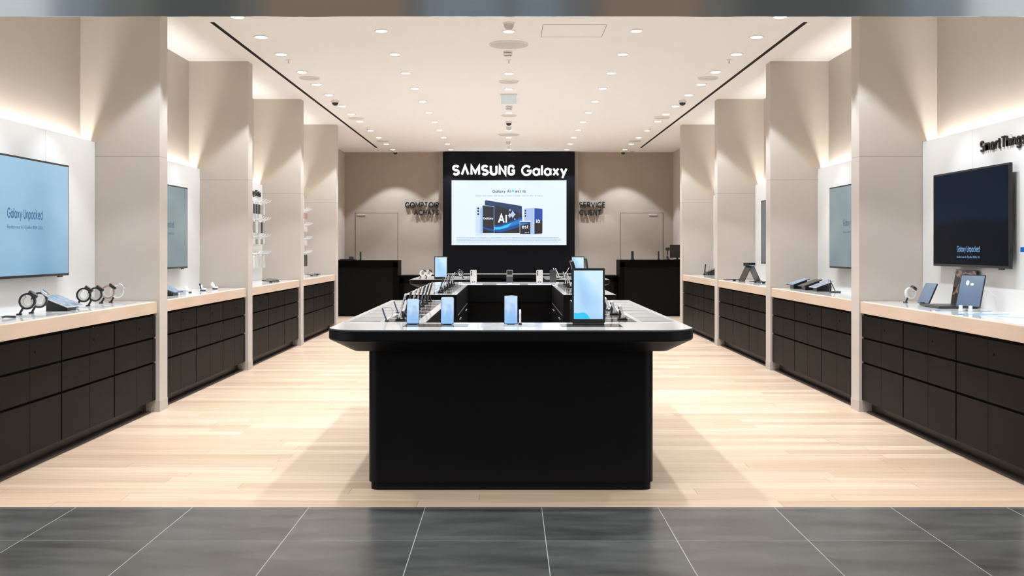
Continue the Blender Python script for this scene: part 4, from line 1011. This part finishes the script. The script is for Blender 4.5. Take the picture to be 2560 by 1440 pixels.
for bay, ys in ((2, [13.72, 13.86, 14.00, 14.14, 14.28]), (3, [16.86, 17.0, 17.14, 17.28])):
    for r_, z in enumerate(ROWZ):
        for j, y in enumerate(ys):
            n_ = len(ys) - 1 - j
            lb = 'white hook, %s from far end, %s row, %s left panel' % (ORD[n_], RN[r_], BAYNAME[bay])
            if hk is None: hk = make_hook(); o = hk
            else: o = hk.copy(); COL.objects.link(o)
            o.location = (-3.38, y, z); o.rotation_euler = (0, 0, LEFT); tag(o, lb, 'hook', 'white hooks on the %s left panel' % BAYNAME[bay])
            col = cols[r_][j] if bay == 2 else ('plastic_black' if r_ == 3 and j > 1 else ('rose' if r_ == 0 else 'cream'))
            hh = (.125, .145, .07, .16)[r_] if bay == 2 else (.10, .08, .08, .19)[r_]
            key = (col, hh)
            if key not in packs: packs[key] = make_pack(col, hh); p_ = packs[key]
            else: p_ = copy_tree(packs[key])
            p_.location = (-3.30, y, z - .004); p_.rotation_euler = (0, 0, LEFT)
            tag(p_, 'slim %s case, %s from far end, %s row of hooks, %s left panel' % ({'graphite': 'grey', 'plastic_black': 'black', 'inlay_light': 'light grey', 'cream': 'pale', 'mint': 'grey green', 'rose': 'brown'}[col], ORD[n_], RN[r_], BAYNAME[bay]), 'phone case', 'cases hanging on the %s left panel' % BAYNAME[bay])
            for ch in p_.children: ch.rotation_euler = (0, 0, 0)

# ================================================================ RECEPTION COUNTERS AT THE BACK
def counter(label, x0, x1, y0, y1, z1, hole=None):
    t = thing('reception_counter', label, 'counter', ((x0 + x1) / 2, y0, 0))
    w2 = (x1 - x0) / 2
    b = bm_new(); box(b, -w2, w2, 0, y1 - y0, z1 - .045, z1, .003); obj('top', b, M['counter_black'], t)
    b = bm_new()
    box(b, -w2, -w2 + .09, .0, y1 - y0, 0, z1 - .045); box(b, w2 - .09, w2, .0, y1 - y0, 0, z1 - .045); box(b, -w2, w2, .0, .02, z1 - .14, z1 - .045)
    obj('frame', b, M['counter_black'], t)
    b = bm_new(); box(b, -w2 + .09, w2 - .09, .02, y1 - y0 - .05, 0.0, z1 - .045); obj('front_panel', b, M['black'], t)
counter('tall black counter on the left in front of the back wall', -3.45, -2.18, 20.8, 21.5, 1.10)
counter('tall black counter on the right in front of the back wall', 2.18, 3.45, 20.8, 21.5, 1.108)
counter('low black desk beside the tall left counter', -2.18, -1.42, 21.1, 21.75, .795)
counter('low black desk beside the tall right counter', 1.42, 2.18, 21.1, 21.75, .795)
def handset(label, x, y, z, h_, w_=.045):
    t = thing('handset', label, 'handset', (x, y, z))
    b = bm_new(); box(b, -w_ * .7, w_ * .7, -.04, .04, 0, .02, .004); obj('cradle', b, M['plastic_black'], t)
    b = bm_new(); slab(b, w_, h_, .03, .012, tilt(5, .012, 0, -.01), 0, .004); obj('body', b, M['plastic_black'], t)
handset('slim black handset standing on the tall left counter', -2.93, 20.95, 1.10, .16, .03)
handset('thick black handset standing on the tall right counter', 2.445, 20.95, 1.108, .165, .05)
handset('slim black handset on the tall right counter near the scanner', 2.96, 20.95, 1.108, .165, .03)
t = thing('card_terminal', 'small black card terminal on a pad at the left end of the tall left counter', 'card terminal', (-3.12, 21.0, 1.10))
b = bm_new(); box(b, -.22, .09, -.10, .14, 0, .022, .003); obj('pad', b, M['plastic_black'], t)
b = bm_new(); box(b, -.045, .045, -.04, .05, .022, .075, .006); obj('terminal', b, M['graphite'], t)
t = thing('barcode_scanner', 'black scanner on a curved stand on the tall right counter', 'scanner', (3.14, 20.98, 1.108))
b = bm_new(); lathe(b, [(.055, 0), (.055, .012), (.025, .03), (.02, .07)], 20); obj('stand_base', b, M['plastic_black'], t, smooth=40)
b = bm_new(); tube(b, [(0, 0, .06), (.006, .01, .11), (-.004, 0, .16), (0, -.02, .19)], .010, 8); obj('stem', b, M['plastic_black'], t, smooth=40)
b = bm_new(); box(b, -.04, .04, -.06, .03, .185, .245, .012); obj('head', b, M['plastic_black'], t)
t = thing('monitor', 'black computer monitor at the right end of the tall right counter, cut by the fin', 'monitor', (3.36, 21.1, 1.108))
b = bm_new(); box(b, -.15, .15, 0, .03, .04, .30, .004); obj('panel', b, M['plastic_black'], t)
b = bm_new(); box(b, -.08, .08, -.05, .10, 0, .012, .003); box(b, -.02, .02, .03, .05, .01, .15); obj('foot', b, M['plastic_black'], t)

bpy.context.view_layer.update()
